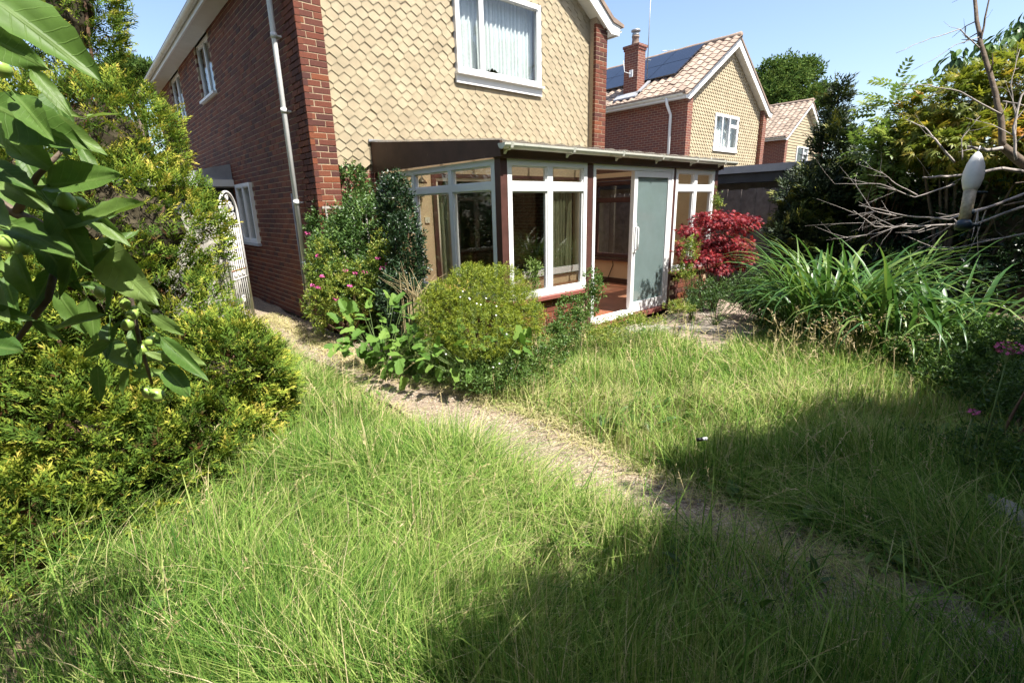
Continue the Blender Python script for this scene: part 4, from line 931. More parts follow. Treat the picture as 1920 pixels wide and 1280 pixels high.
strap_clump('second arching strap leaf clump farther right, partly shaded', 1670, 680, 4.9, .30, 85, 1.05, 1.6)
strap_clump('upright iris-like leaves in front of the dark shrubs', 1790, 620, 4.6, .25, 50, .95, 1.45)
strap_clump('strap leaf tuft below the fence, left of the large clump', 1465, 610, 6.6, .2, 30, .5, .9)

# ---- mixed shrubs on the right
shrub('low_shrub', 'small leafed low shrub at the patio corner', 'shrub', [lob(1425, 555, 6.6, 36, 40), lob(1450, 590, 6.3, 40, 32)], 800, SPRIGD, 'midgreen', (.06, .11), (.2, 1), .6)
shrub('low_shrub', 'mixed bright green foliage among the strap leaves', 'shrub', [lob(1650, 560, 6.3, 80, 50), lob(1600, 600, 6.2, 70, 40), lob(1710, 520, 6.2, 60, 60)], 900, SPRIG, 'midgreen', (.06, .12), (.2, 1), .7, upw=.5)
shrub('low_shrub', 'shaded bramble mound at the right edge of the lawn', 'shrub', [lob(1790, 660, 4.2, 100, 40), lob(1900, 650, 3.9, 80, 50), lob(1850, 710, 3.7, 100, 40)], 1700, SPRIG, 'midgreen', (.06, .11), (0, .9), .6)
shrub('low_shrub', 'dark undergrowth in the bottom right corner', 'shrub', [lob(1880, 870, 2.75, 90, 70), lob(1760, 850, 3.0, 90, 30), lob(1960, 760, 3.2, 100, 90)], 1700, SPRIG, 'midgreen', (.04, .09), (0, .8), .7)
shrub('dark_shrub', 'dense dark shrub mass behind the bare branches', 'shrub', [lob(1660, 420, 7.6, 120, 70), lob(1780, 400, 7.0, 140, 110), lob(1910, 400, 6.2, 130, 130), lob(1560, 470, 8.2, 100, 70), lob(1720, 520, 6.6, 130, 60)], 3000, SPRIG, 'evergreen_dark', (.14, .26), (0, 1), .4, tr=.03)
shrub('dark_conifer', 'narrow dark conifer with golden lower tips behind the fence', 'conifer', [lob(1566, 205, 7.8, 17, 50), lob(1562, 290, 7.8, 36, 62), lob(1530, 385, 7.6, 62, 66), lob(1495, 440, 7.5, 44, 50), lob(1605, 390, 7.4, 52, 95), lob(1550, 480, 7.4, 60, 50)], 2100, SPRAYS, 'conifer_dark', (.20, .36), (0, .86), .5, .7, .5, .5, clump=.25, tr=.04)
shrub('ash_sapling', 'pale green ash sapling rising above the shrubs', 'tree', [lob(1672, 205, 6.6, 36, 62), lob(1690, 300, 6.6, 70, 55), lob(1640, 280, 6.6, 40, 40)], 300, PINN, 'ash_leaf', (.18, .32), (.1, 1), .95, .7, .15, .4, (.1, 1), trunk='twig_brown', tr=.012, ntr=18)
shrub('golden_acer', 'golden orange leafed acer in the upper right', 'tree', [lob(1800, 200, 6.2, 96, 62), lob(1900, 165, 6.0, 110, 72), lob(1725, 260, 6.3, 66, 56), lob(1850, 275, 5.9, 130, 62), lob(1960, 260, 5.6, 100, 100)], 4200, PALM, 'acer_gold', (.08, .15), (.0, .72), .55, .8, -.05, .5, (.3, 1), trunk='bark', tr=.03, clump=.35)
shrub('cherry_tree', 'dark drooping leaves of a cherry tree above the golden acer', 'tree', [lob(1790, 118, 6.6, 30, 26), lob(1872, 95, 6.6, 42, 28), lob(1930, 60, 6.6, 40, 40)], 330, [OVATE], 'evergreen', (.10, .17), (0, 1), .9, .3, -.8, .4, trunk='twig_brown', tr=.015, base=tuple(at(1860, 330, 6.8)*[1, 1, 0]))
# ---- background trees
def tree(name, label, lobes, n, mat, size, base, tr, tpls=SPRIGD, shell=.6):
    r = shrub(name, label, 'tree', lobes, n, tpls, mat, size, (0, 1), shell, .6, .3, .7, fname='crown', trunk=None, lo=.5, base=base)
    b = np.array(base); top = np.mean([l[0] for l in lobes], 0); mb = MB(); mb.tube([b, b*.6+top*.4, top], [tr, tr*.8, tr*.35], 8)
    for l in lobes: mb.tube([b*.5+top*.5, (l[0]+top)/2, l[0]], [tr*.5, tr*.3, tr*.1], 6)
    mb.build('trunk', 'bark', r); return r
b_ = at(1480, 170, 44); tree('background_tree', 'leafy green tree rising behind the middle house', [lob(1465, 150, 44, 48, 38), lob(1500, 135, 45, 40, 22), lob(1540, 170, 44, 24, 14), lob(1440, 185, 44, 50, 30), lob(1510, 190, 44, 40, 22)], 2600, 'tree_leaf', (.5, 1.0), (b_[0], b_[1], 0), .35)
b_ = at(250, 130, 38); tree('background_tree', 'distant green trees beyond the far eaves on the left', [lob(245, 135, 38, 40, 22), lob(280, 140, 38, 26, 18), lob(210, 160, 38, 50, 30)], 1600, 'tree_leaf', (.5, 1.0), (b_[0], b_[1], 0), .35)
HL = [((-3.6, y, 1.9), (.9, 1.7, 2.3)) for y in (3.0, 5.4, 7.8, 10.2, 12.6, 15)]  # hedge added out of view to keep western sky light off the side wall
shrub('sky_block_hedge', 'unseen tall hedge added on the left to block sky light', 'hedge', HL, 2200, SPRIGD, 'evergreen', (.3, .5), (0, 1), .4, tr=.04)
# trees behind the photographer: their shadow lies over the near lawn
for k, (x, y, zt, rr) in enumerate(((1.2, -1.9, 4.7, .62), (2.0, -2.0, 4.5, .6), (2.9, -1.9, 4.95, .8), (3.95, -1.9, 4.55, .8), (5.2, -2.0, 3.9, .95), (6.8, -2.2, 3.4, 1.0), (9.0, -2.6, 3.8, 1.3), (11.5, -3, 4.2, 1.5))):
    L_ = [((x, y, zt-rr*.8), (rr, .75, rr*.8)), ((x+.4*rr, y-.25, zt-rr*1.7), (rr*1.05, .8, rr)), ((x-.4*rr, y-.1, zt-rr*2.2), (rr, .8, rr*.9)), ((x, y-.1, 1.1), (rr*.9, .7, .9))]
    tree('boundary_tree', 'leafy boundary tree behind the viewpoint, number %s from the apple tree' % ('one two three four five six seven eight'.split()[k]), L_, 2600, 'tree_leaf', (.28, .48), (x, y, 0), .07)

for k, (x, y, zt, rr) in enumerate(((-7, -5.5, 8.5, 2.2), (-3, -7, 9, 2.4), (1.5, -7.5, 9.5, 2.5), (6, -7, 9, 2.4), (10.5, -7.5, 9.5, 2.6), (15, -6, 9, 2.6), (-7.5, 0, 8, 2.2), (-7, 5, 8, 2.2))):  # tall trees added out of view to cut the sky fill
    L_ = [((x, y, zt-rr), (rr, rr, rr)), ((x+.5, y+.3, zt-rr*2), (rr*1.1, rr, rr)), ((x-.4, y, 2.2), (rr, rr, 2.2))]
    tree('sky_block_tree', 'unseen tall tree added to block sky light, %s from the left' % ('first second third fourth fifth sixth seventh eighth'.split()[k]), L_, 2600, 'tree_leaf', (.5, .9), (x, y, 0), .18, [DIAM], .5)
# ---- bare branched tree with the feeder on the right
bt = thing('bare_tree', 'bare grey branched dead tree reaching in from the right', 'tree', tuple(at(2050, 900, 2.4)*[1, 1, 0]))
def limb(mb, pts, r0, r1, twigs=0, tl=.3, n=6, kink=.05):
    P = [at(*p) for p in pts]; Q = []
    for i in range(len(P)-1):
        for s in np.linspace(0, 1, 5)[:-1]: Q.append(P[i]*(1-s)+P[i+1]*s+unit(1)[0]*np.linalg.norm(P[i+1]-P[i])*kink*.25*(s > 0))
    Q.append(P[-1]); m = len(Q); R_ = [r0+(r1-r0)*i/(m-1) for i in range(m)]; mb.tube(Q, R_, n)
    for k in range(twigs):
        i = random.randrange(m//5, m); d = Q[min(i+1, m-1)]-Q[max(i-1, 0)]; d = d/np.linalg.norm(d)+unit(1)[0]*.9; d /= np.linalg.norm(d); L = tl*random.uniform(.4, 1.0)
        a = Q[i]; b = a+d*L*.5+unit(1)[0]*L*.08; c = b+d*L*.5+unit(1)[0]*L*.15; r = max(.0012, R_[i]*.4); mb.tube([a, b, c], [r, r*.7, r*.3], 4)
        if random.random() < .6: e = b+(d+unit(1)[0]*.8)*L*.4; mb.tube([b, (b+e)/2+unit(1)[0]*.01, e], [r*.6, r*.4, r*.25], 4)
mb = MB(); limb(mb, [(2080, 900, 2.5), (2060, 500, 2.4), (1990, 360, 2.3), (1925, 312, 2.28), (1880, 275, 2.3)], .035, .018, 2); mb.build('trunk', 'bark', bt)
LM = [([(1880, 275, 2.3), (1878, 230, 2.3), (1862, 160, 2.34), (1838, 80, 2.4), (1828, 0, 2.5), (1820, -70, 2.55)], .014, .006, 7, .2, 'bark'),
      ([(1838, 80, 2.4), (1850, 20, 2.4), (1862, -40, 2.4)], .005, .002, 3, .15, 'bark'), ([(1842, 95, 2.4), (1800, 55, 2.35), (1745, 72, 2.3), (1680, 100, 2.25)], .003, .001, 2, .1, 'twig_grey'),
      ([(1835, 70, 2.4), (1790, 85, 2.4), (1750, 112, 2.4), (1726, 124, 2.4)], .002, .0008, 1, .08, 'twig_grey'), ([(1878, 215, 2.3), (1800, 172, 2.3), (1740, 160, 2.3), (1690, 158, 2.3)], .004, .001, 3, .12, 'twig_grey'),
      ([(1880, 278, 2.3), (1850, 282, 2.26), (1815, 275, 2.2)], .010, .005, 2, .1, 'twig_grey'), ([(1916, 322, 2.28), (1880, 316, 2.25), (1845, 322, 2.2), (1790, 330, 2.2), (1731, 333, 2.15)], .009, .005, 4, .16, 'twig_grey'),
      ([(1930, 360, 2.3), (1850, 390, 2.3), (1780, 412, 2.3), (1700, 405, 2.4), (1610, 385, 2.5)], .008, .002, 9, .3, 'twig_grey'), ([(1940, 380, 2.3), (1830, 420, 2.4), (1720, 425, 2.5), (1640, 425, 2.6), (1600, 395, 2.6)], .007, .002, 9, .3, 'twig_grey'),
      ([(1790, 345, 2.35), (1715, 370, 2.4), (1650, 345, 2.45), (1565, 345, 2.5)], .004, .001, 5, .2, 'twig_grey'), ([(1720, 366, 2.4), (1680, 345, 2.4), (1650, 320, 2.4)], .003, .001, 3, .15, 'twig_grey'),
      ([(1790, 305, 2.5), (1760, 270, 2.5), (1735, 240, 2.55), (1700, 225, 2.6)], .006, .002, 4, .15, 'twig_grey'), ([(1804, 300, 2.4), (1803, 260, 2.4), (1838, 218, 2.4)], .003, .001, 2, .1, 'twig_grey'),
      ([(1905, 300, 2.2), (1900, 240, 2.2), (1915, 180, 2.2), (1960, 120, 2.2)], .006, .003, 5, .2, 'twig_grey'), ([(1900, 290, 2.4), (1905, 230, 2.4), (1895, 160, 2.4), (1910, 100, 2.4)], .004, .001, 4, .15, 'twig_grey'),
      ([(1880, 190, 2.35), (1910, 195, 2.3), (1960, 215, 2.3)], .004, .003, 3, .1, 'twig_grey'), ([(1700, 420, 2.5), (1650, 436, 2.55), (1590, 446, 2.6)], .004, .001, 6, .2, 'twig_grey'),
      ([(1960, 430, 2.3), (1860, 450, 2.4), (1770, 470, 2.5), (1690, 440, 2.5)], .005, .001, 7, .25, 'twig_grey'), ([(1680, 405, 2.5), (1640, 396, 2.5), (1590, 404, 2.55)], .003, .001, 4, .15, 'twig_grey')]
for pts, r0, r1, tw, tl, mt in LM:
    mb = MB(); limb(mb, pts, r0, r1, tw, tl); mb.build('branch', mt, bt)
fd = thing('bird_feeder', 'white seed feeder with clear tube hanging among the bare branches', 'bird feeder', tuple(at(1806, 425, 2.1)))
ax = at(1838, 262, 2.1)-at(1806, 425, 2.1); c0 = at(1806, 425, 2.1); u_ = ax/np.linalg.norm(ax); Lf = np.linalg.norm(ax)
MB().lathe(c0+u_*Lf*.40, [(.020, 0), (.028, .02), (.036, .055), (.036, .085), (.030, .12), (.022, .145), (.013, .165), (.004, .175)], 20, u_).build('hood', 'feeder_white', fd)
MB().lathe(c0+u_*.025, [(.021, 0), (.022, Lf*.36)], 18, u_).build('seed_tube', 'feeder_seed', fd)
MB().lathe(c0, [(.014, -.012), (.030, -.008), (.031, .008), (.022, .026)], 18, u_).build('base', 'feeder_dark', fd)
rr_ = rt; MB().tube([c0+u_*Lf*.395-rr_*.02, c0+u_*Lf*.395+rr_*.075], .006, 6).build('perch', 'feeder_dark', fd); MB().tube([c0-rr_*.01+u_*.01, c0+rr_*.07+u_*.005], .005, 6).build('perch', 'feeder_dark', fd)
MB().lathe(c0+u_*.06+rr_*.012-fw*.014, [(.008, -.01), (.010, .0), (.007, .012)], 10, u_).build('feeding_port', 'feeder_dark', fd)
MB().tube([c0+u_*(Lf*.40+.168), c0+u_*(Lf*.40+.20)+rr_*.004, at(1850, 283, 2.2)], .0025, 5).build('hanging_wire', 'galv', fd)

# ---- valerian flowers, log, stump, small litter
for px, py, d, s, lbl in ((1893, 652, 2.5, .055, 'tall pink valerian flower head at the right edge'), (1826, 772, 2.7, .024, 'small low pink valerian flower in the shade')):
    c = at(px, py, d); va = thing('valerian', lbl, 'flower', (c[0], c[1], 0)); mb = MB()
    for q in unit(int(90 if s > .03 else 40)):
        e = c+q*np.array([s, s, s*.55]); a = unit(2)*.008; mb.add([e-a[0], e+a[1], e+a[0], e-a[1]], [(0, 1, 2, 3)])
    mb.build('flower_head', 'petal_valerian', va); mb = MB()
    for q in range(9): mb.tube([c-np.array([0, 0, s*1.6]), c+unit(1)[0]*s*.7], [.002, .001], 4)
    mb.tube([(c[0]+.02, c[1], 0), (c[0]+.01, c[1], c[2]*.5), c-np.array([0, 0, s*1.6])], [.006, .005, .003], 6); mb.build('stem', 'stem_green', va)
lg = thing('log', 'weathered grey log lying in the bottom right corner', 'log', tuple(at(1890, 1010, 2.35)*[1, 1, 0])); a, b = at(1845, 945, 2.6), at(1960, 1120, 2.2); mb = MB()
Q = [a*(1-s)+b*s for s in np.linspace(0, 1, 8)]
for q in Q: q[2] = .07
mb.tube([q+unit(1)[0]*.014 for q in Q], [.02, .05, .062, .055, .066, .06, .064, .05], 11); mb.build('bole', 'log', lg)
st = thing('stump', 'small weathered pale stump under the conifer on the left', 'stump', (-.30, 2.72, 0)); c = at(115, 1085, 2.72); c[2] = 0; st.location = c
MB().lathe(c, [(.085, 0), (.07, .05), (.062, .10), (.066, .115), (.060, .13), (.056, .20), (.062, .21), (.05, .235)], 16, (.12, .05, 1)).build('trunk', 'bark_pale', st)
lt = thing('plastic_litter', 'small black and white plastic object lost in the grass', 'litter', tuple(at(1318, 822, 2.9)))
c = at(1306, 824, 2.88); dr_ = rt*.62+np.array([0, 0, .07]); MB().tube([c, c+dr_*.055], [.011, .011], 12).build('body', 'black_plastic', lt); MB().tube([c+dr_*.056, c+dr_*.075, c+dr_*.10], [.009, .0105, .0105], 12).build('head', 'petal_white', lt)

# ---- ornate gate and the fence panel by the side path
A, B = np.array([1.50, 7.45, 0]), np.array([1.80, 7.89, 0]); u = (B-A); gw = np.linalg.norm(u); u /= gw
gt_ = thing('iron_gate', 'ornate white iron gate with rust, standing open beside the side wall', 'gate', tuple((A+B)/2)); G = lambda s, z: tuple(A+u*s+np.array([0, 0, z]))
ar = [G(gw/2-gw/2*math.cos(t), 1.58+.30*math.sin(t)) for t in np.linspace(0, math.pi, 15)]
MB().tube([G(0, .05)]+ar+[G(gw, .05)], .018, 6).build('outer_frame', 'white_metal', gt_)
for z in (.10, .72, .84, 1.45): MB().tube([G(0, z), G(gw, z)], .010, 5).build('crossbar', 'white_metal' if z != .84 else 'rust', gt_)
for i in range(1, 8): MB().tube([G(gw*i/8, .06), G(gw*i/8, 1.45)], .008, 5).build('bar', 'white_metal', gt_)
def scroll(s, z, r, mir, name='scroll'): MB().tube([G(s+mir*r*(1-q/10*.75)*math.cos(q*.75), z+r*(1-q/10*.75)*math.sin(q*.75)) for q in range(11)], .009, 5).build(name, 'white_metal', gt_)
for s, z, r in ((.14, 1.55, .07), (.39, 1.55, .07), (.2, 1.70, .06), (.33, 1.70, .06), (.265, 1.80, .05), (.265, 1.56, .06), (.13, .78, .05), (.40, .78, .05), (.265, .78, .05), (.265, 1.15, .07), (.265, .42, .07), (.15, 1.68, .05), (.38, 1.66, .05)):
    scroll(s, z, r, 1); scroll(s, z, r*.9, -1)
fp = thing('fence_panel', 'pale grey concrete fence panel left of the iron gate', 'fence', (1.0, 7.9, 0))
part('panel', 'concrete', fp, (.35, 7.92, 0), (1.62, 7.97, 1.62)); part('post', 'concrete', fp, (1.60, 7.9, 0), (1.70, 8.0, 1.70))
shrub('ivy', 'dark ivy creeping over the fence panel by the gate', 'ivy', [lob(400, 445, 7.6, 22, 40)], 160, SPRIG, 'evergreen', (.08, .13), (.2, 1), .8, ntr=5)

# ================================================================== APPLE BRANCH (near, upper left)
apl = thing('apple_tree', 'apple tree branch with green fruitlets overhanging from the left', 'tree', (-1.15, .55, 0))
mb = MB(); Pm = [np.array(q, float) for q in ((-1.15, .55, 0), (-1.12, .56, .6), (-1.0, .58, 1.2), (-.80, .60, 1.62))]; mb.tube(Pm, [.07, .06, .05, .03], 12); mb.build('trunk', 'bark', apl)
def ab(pts, r0, r1):
    P_ = [at(*p) if len(p) == 3 else np.array(p[:3]) for p in pts]; MB().tube(P_, [r0+(r1-r0)*i/(len(P_)-1) for i in range(len(P_))], 8).build('branch', 'bark', apl); return P_
b0 = ab([(-.80, .60, 1.62, 0), (-260, 330, .62), (-60, 345, .60), (30, 400, .60), (120, 440, .62), (200, 480, .66), (245, 560, .70), (262, 640, .72), (285, 720, .74)], .008, .002)
ab([(-260, 330, .62), (-120, 180, .55), (-20, 60, .5), (40, 20, .48)], .009, .003); ab([(30, 400, .6), (70, 330, .58), (130, 270, .58)], .005, .002); ab([(120, 440, .62), (90, 560, .6), (30, 640, .6), (-20, 680, .6)], .005, .002)
def apple_leaf_mesh(seed):
    rs = np.random.default_rng(seed); n = 11; v = []; f = []; fold = rs.uniform(.10, .5); cur = rs.uniform(-.35, .25); tw = rs.uniform(-.4, .4)
    for i in range(n):
        t = i/(n-1); w_ = .27*math.sin(math.pi*min(1, t**.80))**.75*(1-.25*t)+.001; 
        for j in range(-3, 4):
            q = j/3; x = w_*q*(1+.06*math.sin(i*2.9+seed)*abs(q)); z = fold*abs(x)*1.0+cur*t*t*.6+.035*math.sin(6*t+2*seed+3*q)*abs(q)+tw*x*t
            v.append((x, t, z))
    for i in range(n-1):
        for j in range(6): k = i*7+j; f.append((k, k+1, k+8, k+7))
    mb = MB().add(v, f, True); mb.tube([(0, -.22, .02), (0, -.1, -.01), (0, .02, 0)], .012, 5); return mb.mesh('leaf', 'apple_leaf')
APL = [apple_leaf_mesh(s) for s in range(9)]
AL = [ # base px, tip px, depth, relative width
 (-70, -40, 212, 150, .40, 1.05), (-60, 50, 125, 150, .43, 1.1), (-50, 130, 40, 190, .46, 1.3), (-30, 190, 140, 268, .52, 1.1), (60, 215, 200, 290, .56, .9), (90, 348, 242, 338, .55, .95), (122, 432, 256, 372, .58, .75), (20, 260, 110, 330, .54, 1.1),
 (60, 350, 150, 420, .57, .9), (95, 385, 172, 505, .58, 1.05), (168, 450, 308, 575, .60, 1.0), (20, 420, 130, 470, .56, .9), (-30, 300, 60, 350, .50, 1.2), (30, 470, 60, 560, .58, .9), (150, 520, 210, 470, .62, .8), (282, 588, 346, 628, .70, .95),
 (300, 630, 395, 716, .72, .55), (312, 690, 366, 752, .72, .8), (240, 690, 226, 742, .70, .9), (200, 590, 95, 628, .64, .7), (210, 640, 150, 668, .66, .9), (60, 600, 122, 640, .60, .8), (-40, 580, 65, 600, .55, .9), (-60, 640, 60, 668, .55, .8),
 (255, 560, 292, 600, .68, .8), (225, 600, 215, 640, .68, .7), (250, 610, 275, 700, .72, .7), (270, 660, 330, 680, .72, .6), (190, 470, 262, 440, .62, .7), (130, 300, 178, 350, .56, .8), (-20, 250, 40, 290, .5, 1.0), (0, 330, 95, 398, .53, .9),
 (140, 470, 120, 560, .62, .8), (70, 450, 150, 545, .6, .9), (-30, 380, 30, 440, .52, .9), (100, 500, 60, 600, .6, .7), (170, 430, 215, 400, .6, .7), (-60, 450, 20, 520, .52, 1.0), (60, 130, 130, 215, .5, .7), (-80, 200, -5, 260, .46, 1.1),
 (150, 380, 240, 460, .6, .7), (220, 520, 205, 590, .66, .7), (300, 560, 262, 520, .68, .6), (-20, 540, 30, 610, .56, .9), (110, 250, 160, 300, .55, .7), (30, 180, 90, 250, .5, .8), (325, 655, 388, 690, .73, .6)]
for k in range(26):
    x0 = random.uniform(-60, 170); y0 = random.uniform(150, 560)
    if x0+.35*(y0-200) > 190 and y0 < 380: x0 -= 120
    a_ = random.uniform(-.3, 1.4); L_ = random.uniform(60, 100); AL.append((x0, y0, x0+L_*math.cos(a_), y0+L_*math.sin(a_), random.uniform(.62, .80), random.uniform(.7, 1.1)))
for k in range(6):
    x0 = random.uniform(180, 290); y0 = random.uniform(560, 700); a_ = random.uniform(-.2, 1.8); L_ = random.uniform(50, 80); AL.append((x0, y0, x0+L_*math.cos(a_), y0+L_*math.sin(a_), random.uniform(.72, .80), random.uniform(.6, .9)))
P_, D_, Z_, S_, W_ = [], [], [], [], []
for i, (x0, y0, x1, y1, d, wr) in enumerate(AL):
    a = at(x0, y0, d+random.uniform(-.02, .02)); b = at(x1, y1, d+random.uniform(-.03, .02)); dv = b-a; L = np.linalg.norm(dv)
    P_.append(a); D_.append(dv); S_.append(L*(1.02 if i > 2 else .92)); W_.append(wr*(.78 if i > 2 else .66)); Z_.append(-fw*.85+np.array([0, -.1, .5])+unit(1)[0]*.42)
leaf_objects(apl, APL, P_, D_, Z_, S_, 'leaf', W_)
for x, y, d, r in ((12, 456, .58, 15), (42, 466, .58, 12), (125, 378, .57, 15), (188, 549, .66, 10), (235, 570, .68, 9), (248, 590, .68, 10), (256, 582, .69, 9), (240, 608, .68, 11), (295, 740, .74, 12), (268, 655, .72, 9), (282, 640, .72, 9), (300, 668, .73, 9), (150, 380, .6, 10), (110, 388, .58, 9), (262, 560, .69, 9), (278, 736, .74, 10), (5, 130, .48, 14)):
    c = at(x, y, d); q = r*d/F; ax_ = np.array([random.gauss(0, .5), random.gauss(0, .5), 1]); o = MB(); ax_ /= np.linalg.norm(ax_)
    o.lathe(c-ax_*q*1.1, [(q*.15, 0), (q*.75, q*.25), (q, q*.9), (q*.92, q*1.5), (q*.55, q*2.1), (q*.18, q*2.3), (q*.22, q*2.55)], 16, ax_); fo = o.build('apple', 'apple_fruit', apl)
    MB().tube([c+ax_*q*1.1, c+ax_*q*2.2+unit(1)[0]*q*.5], q*.10, 5).build('stalk', 'stem_green', fo)
Pq, Nq = crown([((-1.0, .6, 1.9), (.42, .40, .35)), ((-.95, .75, 2.3), (.45, .40, .4)), ((-.42, 1.15, 2.25), (.36, .36, .28)), ((-.12, 1.02, 2.32), (.26, .28, .22))], 900, .8); foliage('foliage', 'apple_mass', apl, [OVATE], Pq, frames(rand_dirs(Nq, .5, -.3, .8), unit(900)), rng.uniform(.08, .13, 900), rng.random(900)); MB().tube([(-.80, .60, 1.62), (-.62, .85, 1.95), (-.42, 1.1, 2.2), (-.12, 1.02, 2.3)], [.02, .016, .012, .006], 8).build('branch', 'bark', apl)

# ================================================================== GRASS
def vnoise(x, y, s, k): return np.sin(x*s+k)*np.cos(y*s*1.13+2*k)+.5*np.sin(x*s*2.1+y*s*1.7+k*3)
def visible(P, m=60, zmax=None):
    v = P-CAM; z = v@fw; px = CX+F*(v@rt)/z; py = CY-F*(v@up)/z; return (z > .3) & (px > -m) & (px < 1920+m) & (py > 300) & (py < 1280+2.5*m), z
def make_blades(P, h, wd, phi, bend, tint, lv=(0, .38, .72, 1.0)):
    n = len(P); lv = np.array(lv); k = len(lv); dirv = np.stack([np.cos(phi), np.sin(phi), np.zeros(n)], 1); sa = phi+np.pi/2+rng.normal(size=n)*.7; side = np.stack([np.cos(sa), np.sin(sa), np.zeros(n)], 1); V = []; C = []
    for i, t in enumerate(lv):
        c = P+dirv*(h*bend*t**1.9)[:, None]+np.array([0, 0, 1.0])*(h*(t-.42*np.minimum(bend, 1.6)*t*t))[:, None]; ww = wd*(1-t**2.2*.75)
        if i < k-1: V += [c-side*ww[:, None], c+side*ww[:, None]]; C += [tint+.05*(t-.5)]*2
        else: V += [c]; C += [tint+.06]
    V = np.stack(V, 1); m = V.shape[1]; T = []
    for i in range(k-2): a = 2*i; T += [(a, a+1, a+3), (a, a+3, a+2)]
    a = 2*(k-2); T += [(a, a+1, a+2)]; T = np.array(T)
    return V.reshape(-1, 3), (T[None]+(np.arange(n)*m)[:, None, None]).reshape(-1, 3), np.clip(np.stack(C, 1), 0, 1).ravel()
PL_Y = [-1, .5, .9, 1.3, 1.7, 2.2, 3.0, 3.8, 4.9, 6.0, 9]; PL_X = [2.34, 2.18, 2.00, 1.80, 1.70, 1.64, 1.57, 1.53, 1.48, 1.56, 1.62]
PR_Y = [-1, 1.2, 1.6, 2.4, 3.4, 4.0, 5.0, 6.0]; PR_X = [2.34, 2.36, 2.36, 2.42, 2.34, 2.16, 2.02, 2.05]
def edges(y): return np.interp(y, PL_Y, PL_X), np.interp(y, PR_Y, PR_X)
def lawn_mask(x, y):
    l, r_ = edges(y); pth_l = l+.05*vnoise(x*0, y, 2.6, 1)+.05*rng.normal(size=len(x)); pth_r = r_+.05*vnoise(x*0, y, 2.3, 4)+.04*rng.normal(size=len(x))
    left = (x < pth_l) & (y < 9); right = (x > pth_r) & (y < 3.75) & (x < 7.2)
    pat_ = (x > 5.0+.25*vnoise(x, y, 2.5, 2)) & (x < 8) & (y > 2.12+.22*vnoise(x, y, 2.2, 5)) & (y < 3.9)
    verge = (x > pth_r) & (y < 4.6) & (x < 3.2)
    base_ = (x < -.10+.06*vnoise(x, y, 7, 3)) & (y > 2.0) & (rng.random(len(x)) < .72)
    return (left & ~base_) | (right & ~pat_) | verge
n0 = 800000; X_ = rng.uniform(-1.6, 7.4, n0); Y_ = rng.uniform(-.6, 8.5, n0); P = np.stack([X_, Y_, np.zeros(n0)], 1); vis, dep = visible(P)
dens = np.clip(2.6/np.maximum(dep, .8), .32, 1.0)*np.clip(.70+.33*vnoise(X_, Y_, 3.1, 7)+.22*vnoise(X_, Y_, 8.3, 2), .16, 1)
ok = vis & lawn_mask(X_, Y_) & (rng.random(n0) < dens); X_, Y_, dep = X_[ok], Y_[ok], dep[ok]; n = len(X_); P = np.stack([X_, Y_, ground_z(X_, Y_)-.01], 1)
h = (.20+.13*np.clip(vnoise(X_, Y_, 1.7, 3)*.6+.5, 0, 1)+.09*np.clip(vnoise(X_, Y_, 5.3, 6), 0, 1))*rng.uniform(.45, 1.35, n)*np.where(X_ < 1.7, 1.15, .95); el, er = edges(Y_); h *= np.where((X_ > 4.6) & (Y_ > 1.4), .72, 1); h *= np.clip(np.where(X_ < (el+er)/2, (el-X_)/.15, (X_-er)/.15)+.35, .5, 1)
phi = 1.1*vnoise(X_, Y_, 1.15, 2)+1.2*vnoise(X_, Y_, 5.3, 8)+.6+rng.normal(size=n)*1.05; bend = np.clip(.65+.42*vnoise(X_, Y_, 1.9, 9)+.25*vnoise(X_, Y_, 6.1, 4)+rng.normal(size=n)*.42, .05, 2.0)
tint = np.clip(.45+.15*vnoise(X_, Y_, 1.3, 11)+.08*vnoise(X_, Y_, 6.7, 3)+rng.normal(size=n)*.22+.08*(X_ > 2.3), .02, .86); dead = rng.random(n) < .05+.07*np.clip(vnoise(X_, Y_, 2.3, 5), 0, 1); tint[dead] = rng.uniform(.84, 1, dead.sum())
wd = rng.uniform(.0012, .0026, n)*np.clip(dep/2.2, .85, 2.2); fr_ = dep > 3.6; parts_ = []
for mk, lv in ((~fr_, (0, .38, .72, 1.0)), (fr_, (0, .55, 1.0))): parts_.append(make_blades(P[mk], h[mk], wd[mk], phi[mk], bend[mk], tint[mk], lv))
(V1, T1, C1), (V1b, T1b, C1b) = parts_; T1 = np.concatenate([T1, T1b+len(V1)]); V1 = np.concatenate([V1, V1b]); C1 = np.concatenate([C1, C1b])
print('blades', n)
tag(link('lawn_grass', npmesh('lawn_grass', V1, T1, 'grass', C1)), 'long unmown green grass covering both lawns', 'grass', kind='stuff')
n0 = 16000; X_ = rng.uniform(-1.4, 6.5, n0); Y_ = rng.uniform(-.3, 5, n0); P = np.stack([X_, Y_, np.zeros(n0)], 1); vis, dep = visible(P); ok = vis & lawn_mask(X_, Y_) & (rng.random(n0) < np.clip(2.2/np.maximum(dep, .8), .25, 1)); P = P[ok]; dep = dep[ok]; n = len(P)
V4, T4, C4 = make_blades(P, rng.uniform(.22, .46, n), rng.uniform(.002, .0042, n), rng.normal(size=n)*1.1+.6, rng.uniform(.2, 1.5, n), np.clip(.38+rng.normal(size=n)*.2, .02, .8), (0, .3, .6, .85, 1))
tag(link('coarse_grass', npmesh('coarse_grass', V4, T4, 'grass', C4)), 'broad bladed coarse grass standing through the lawn', 'grass', kind='stuff')
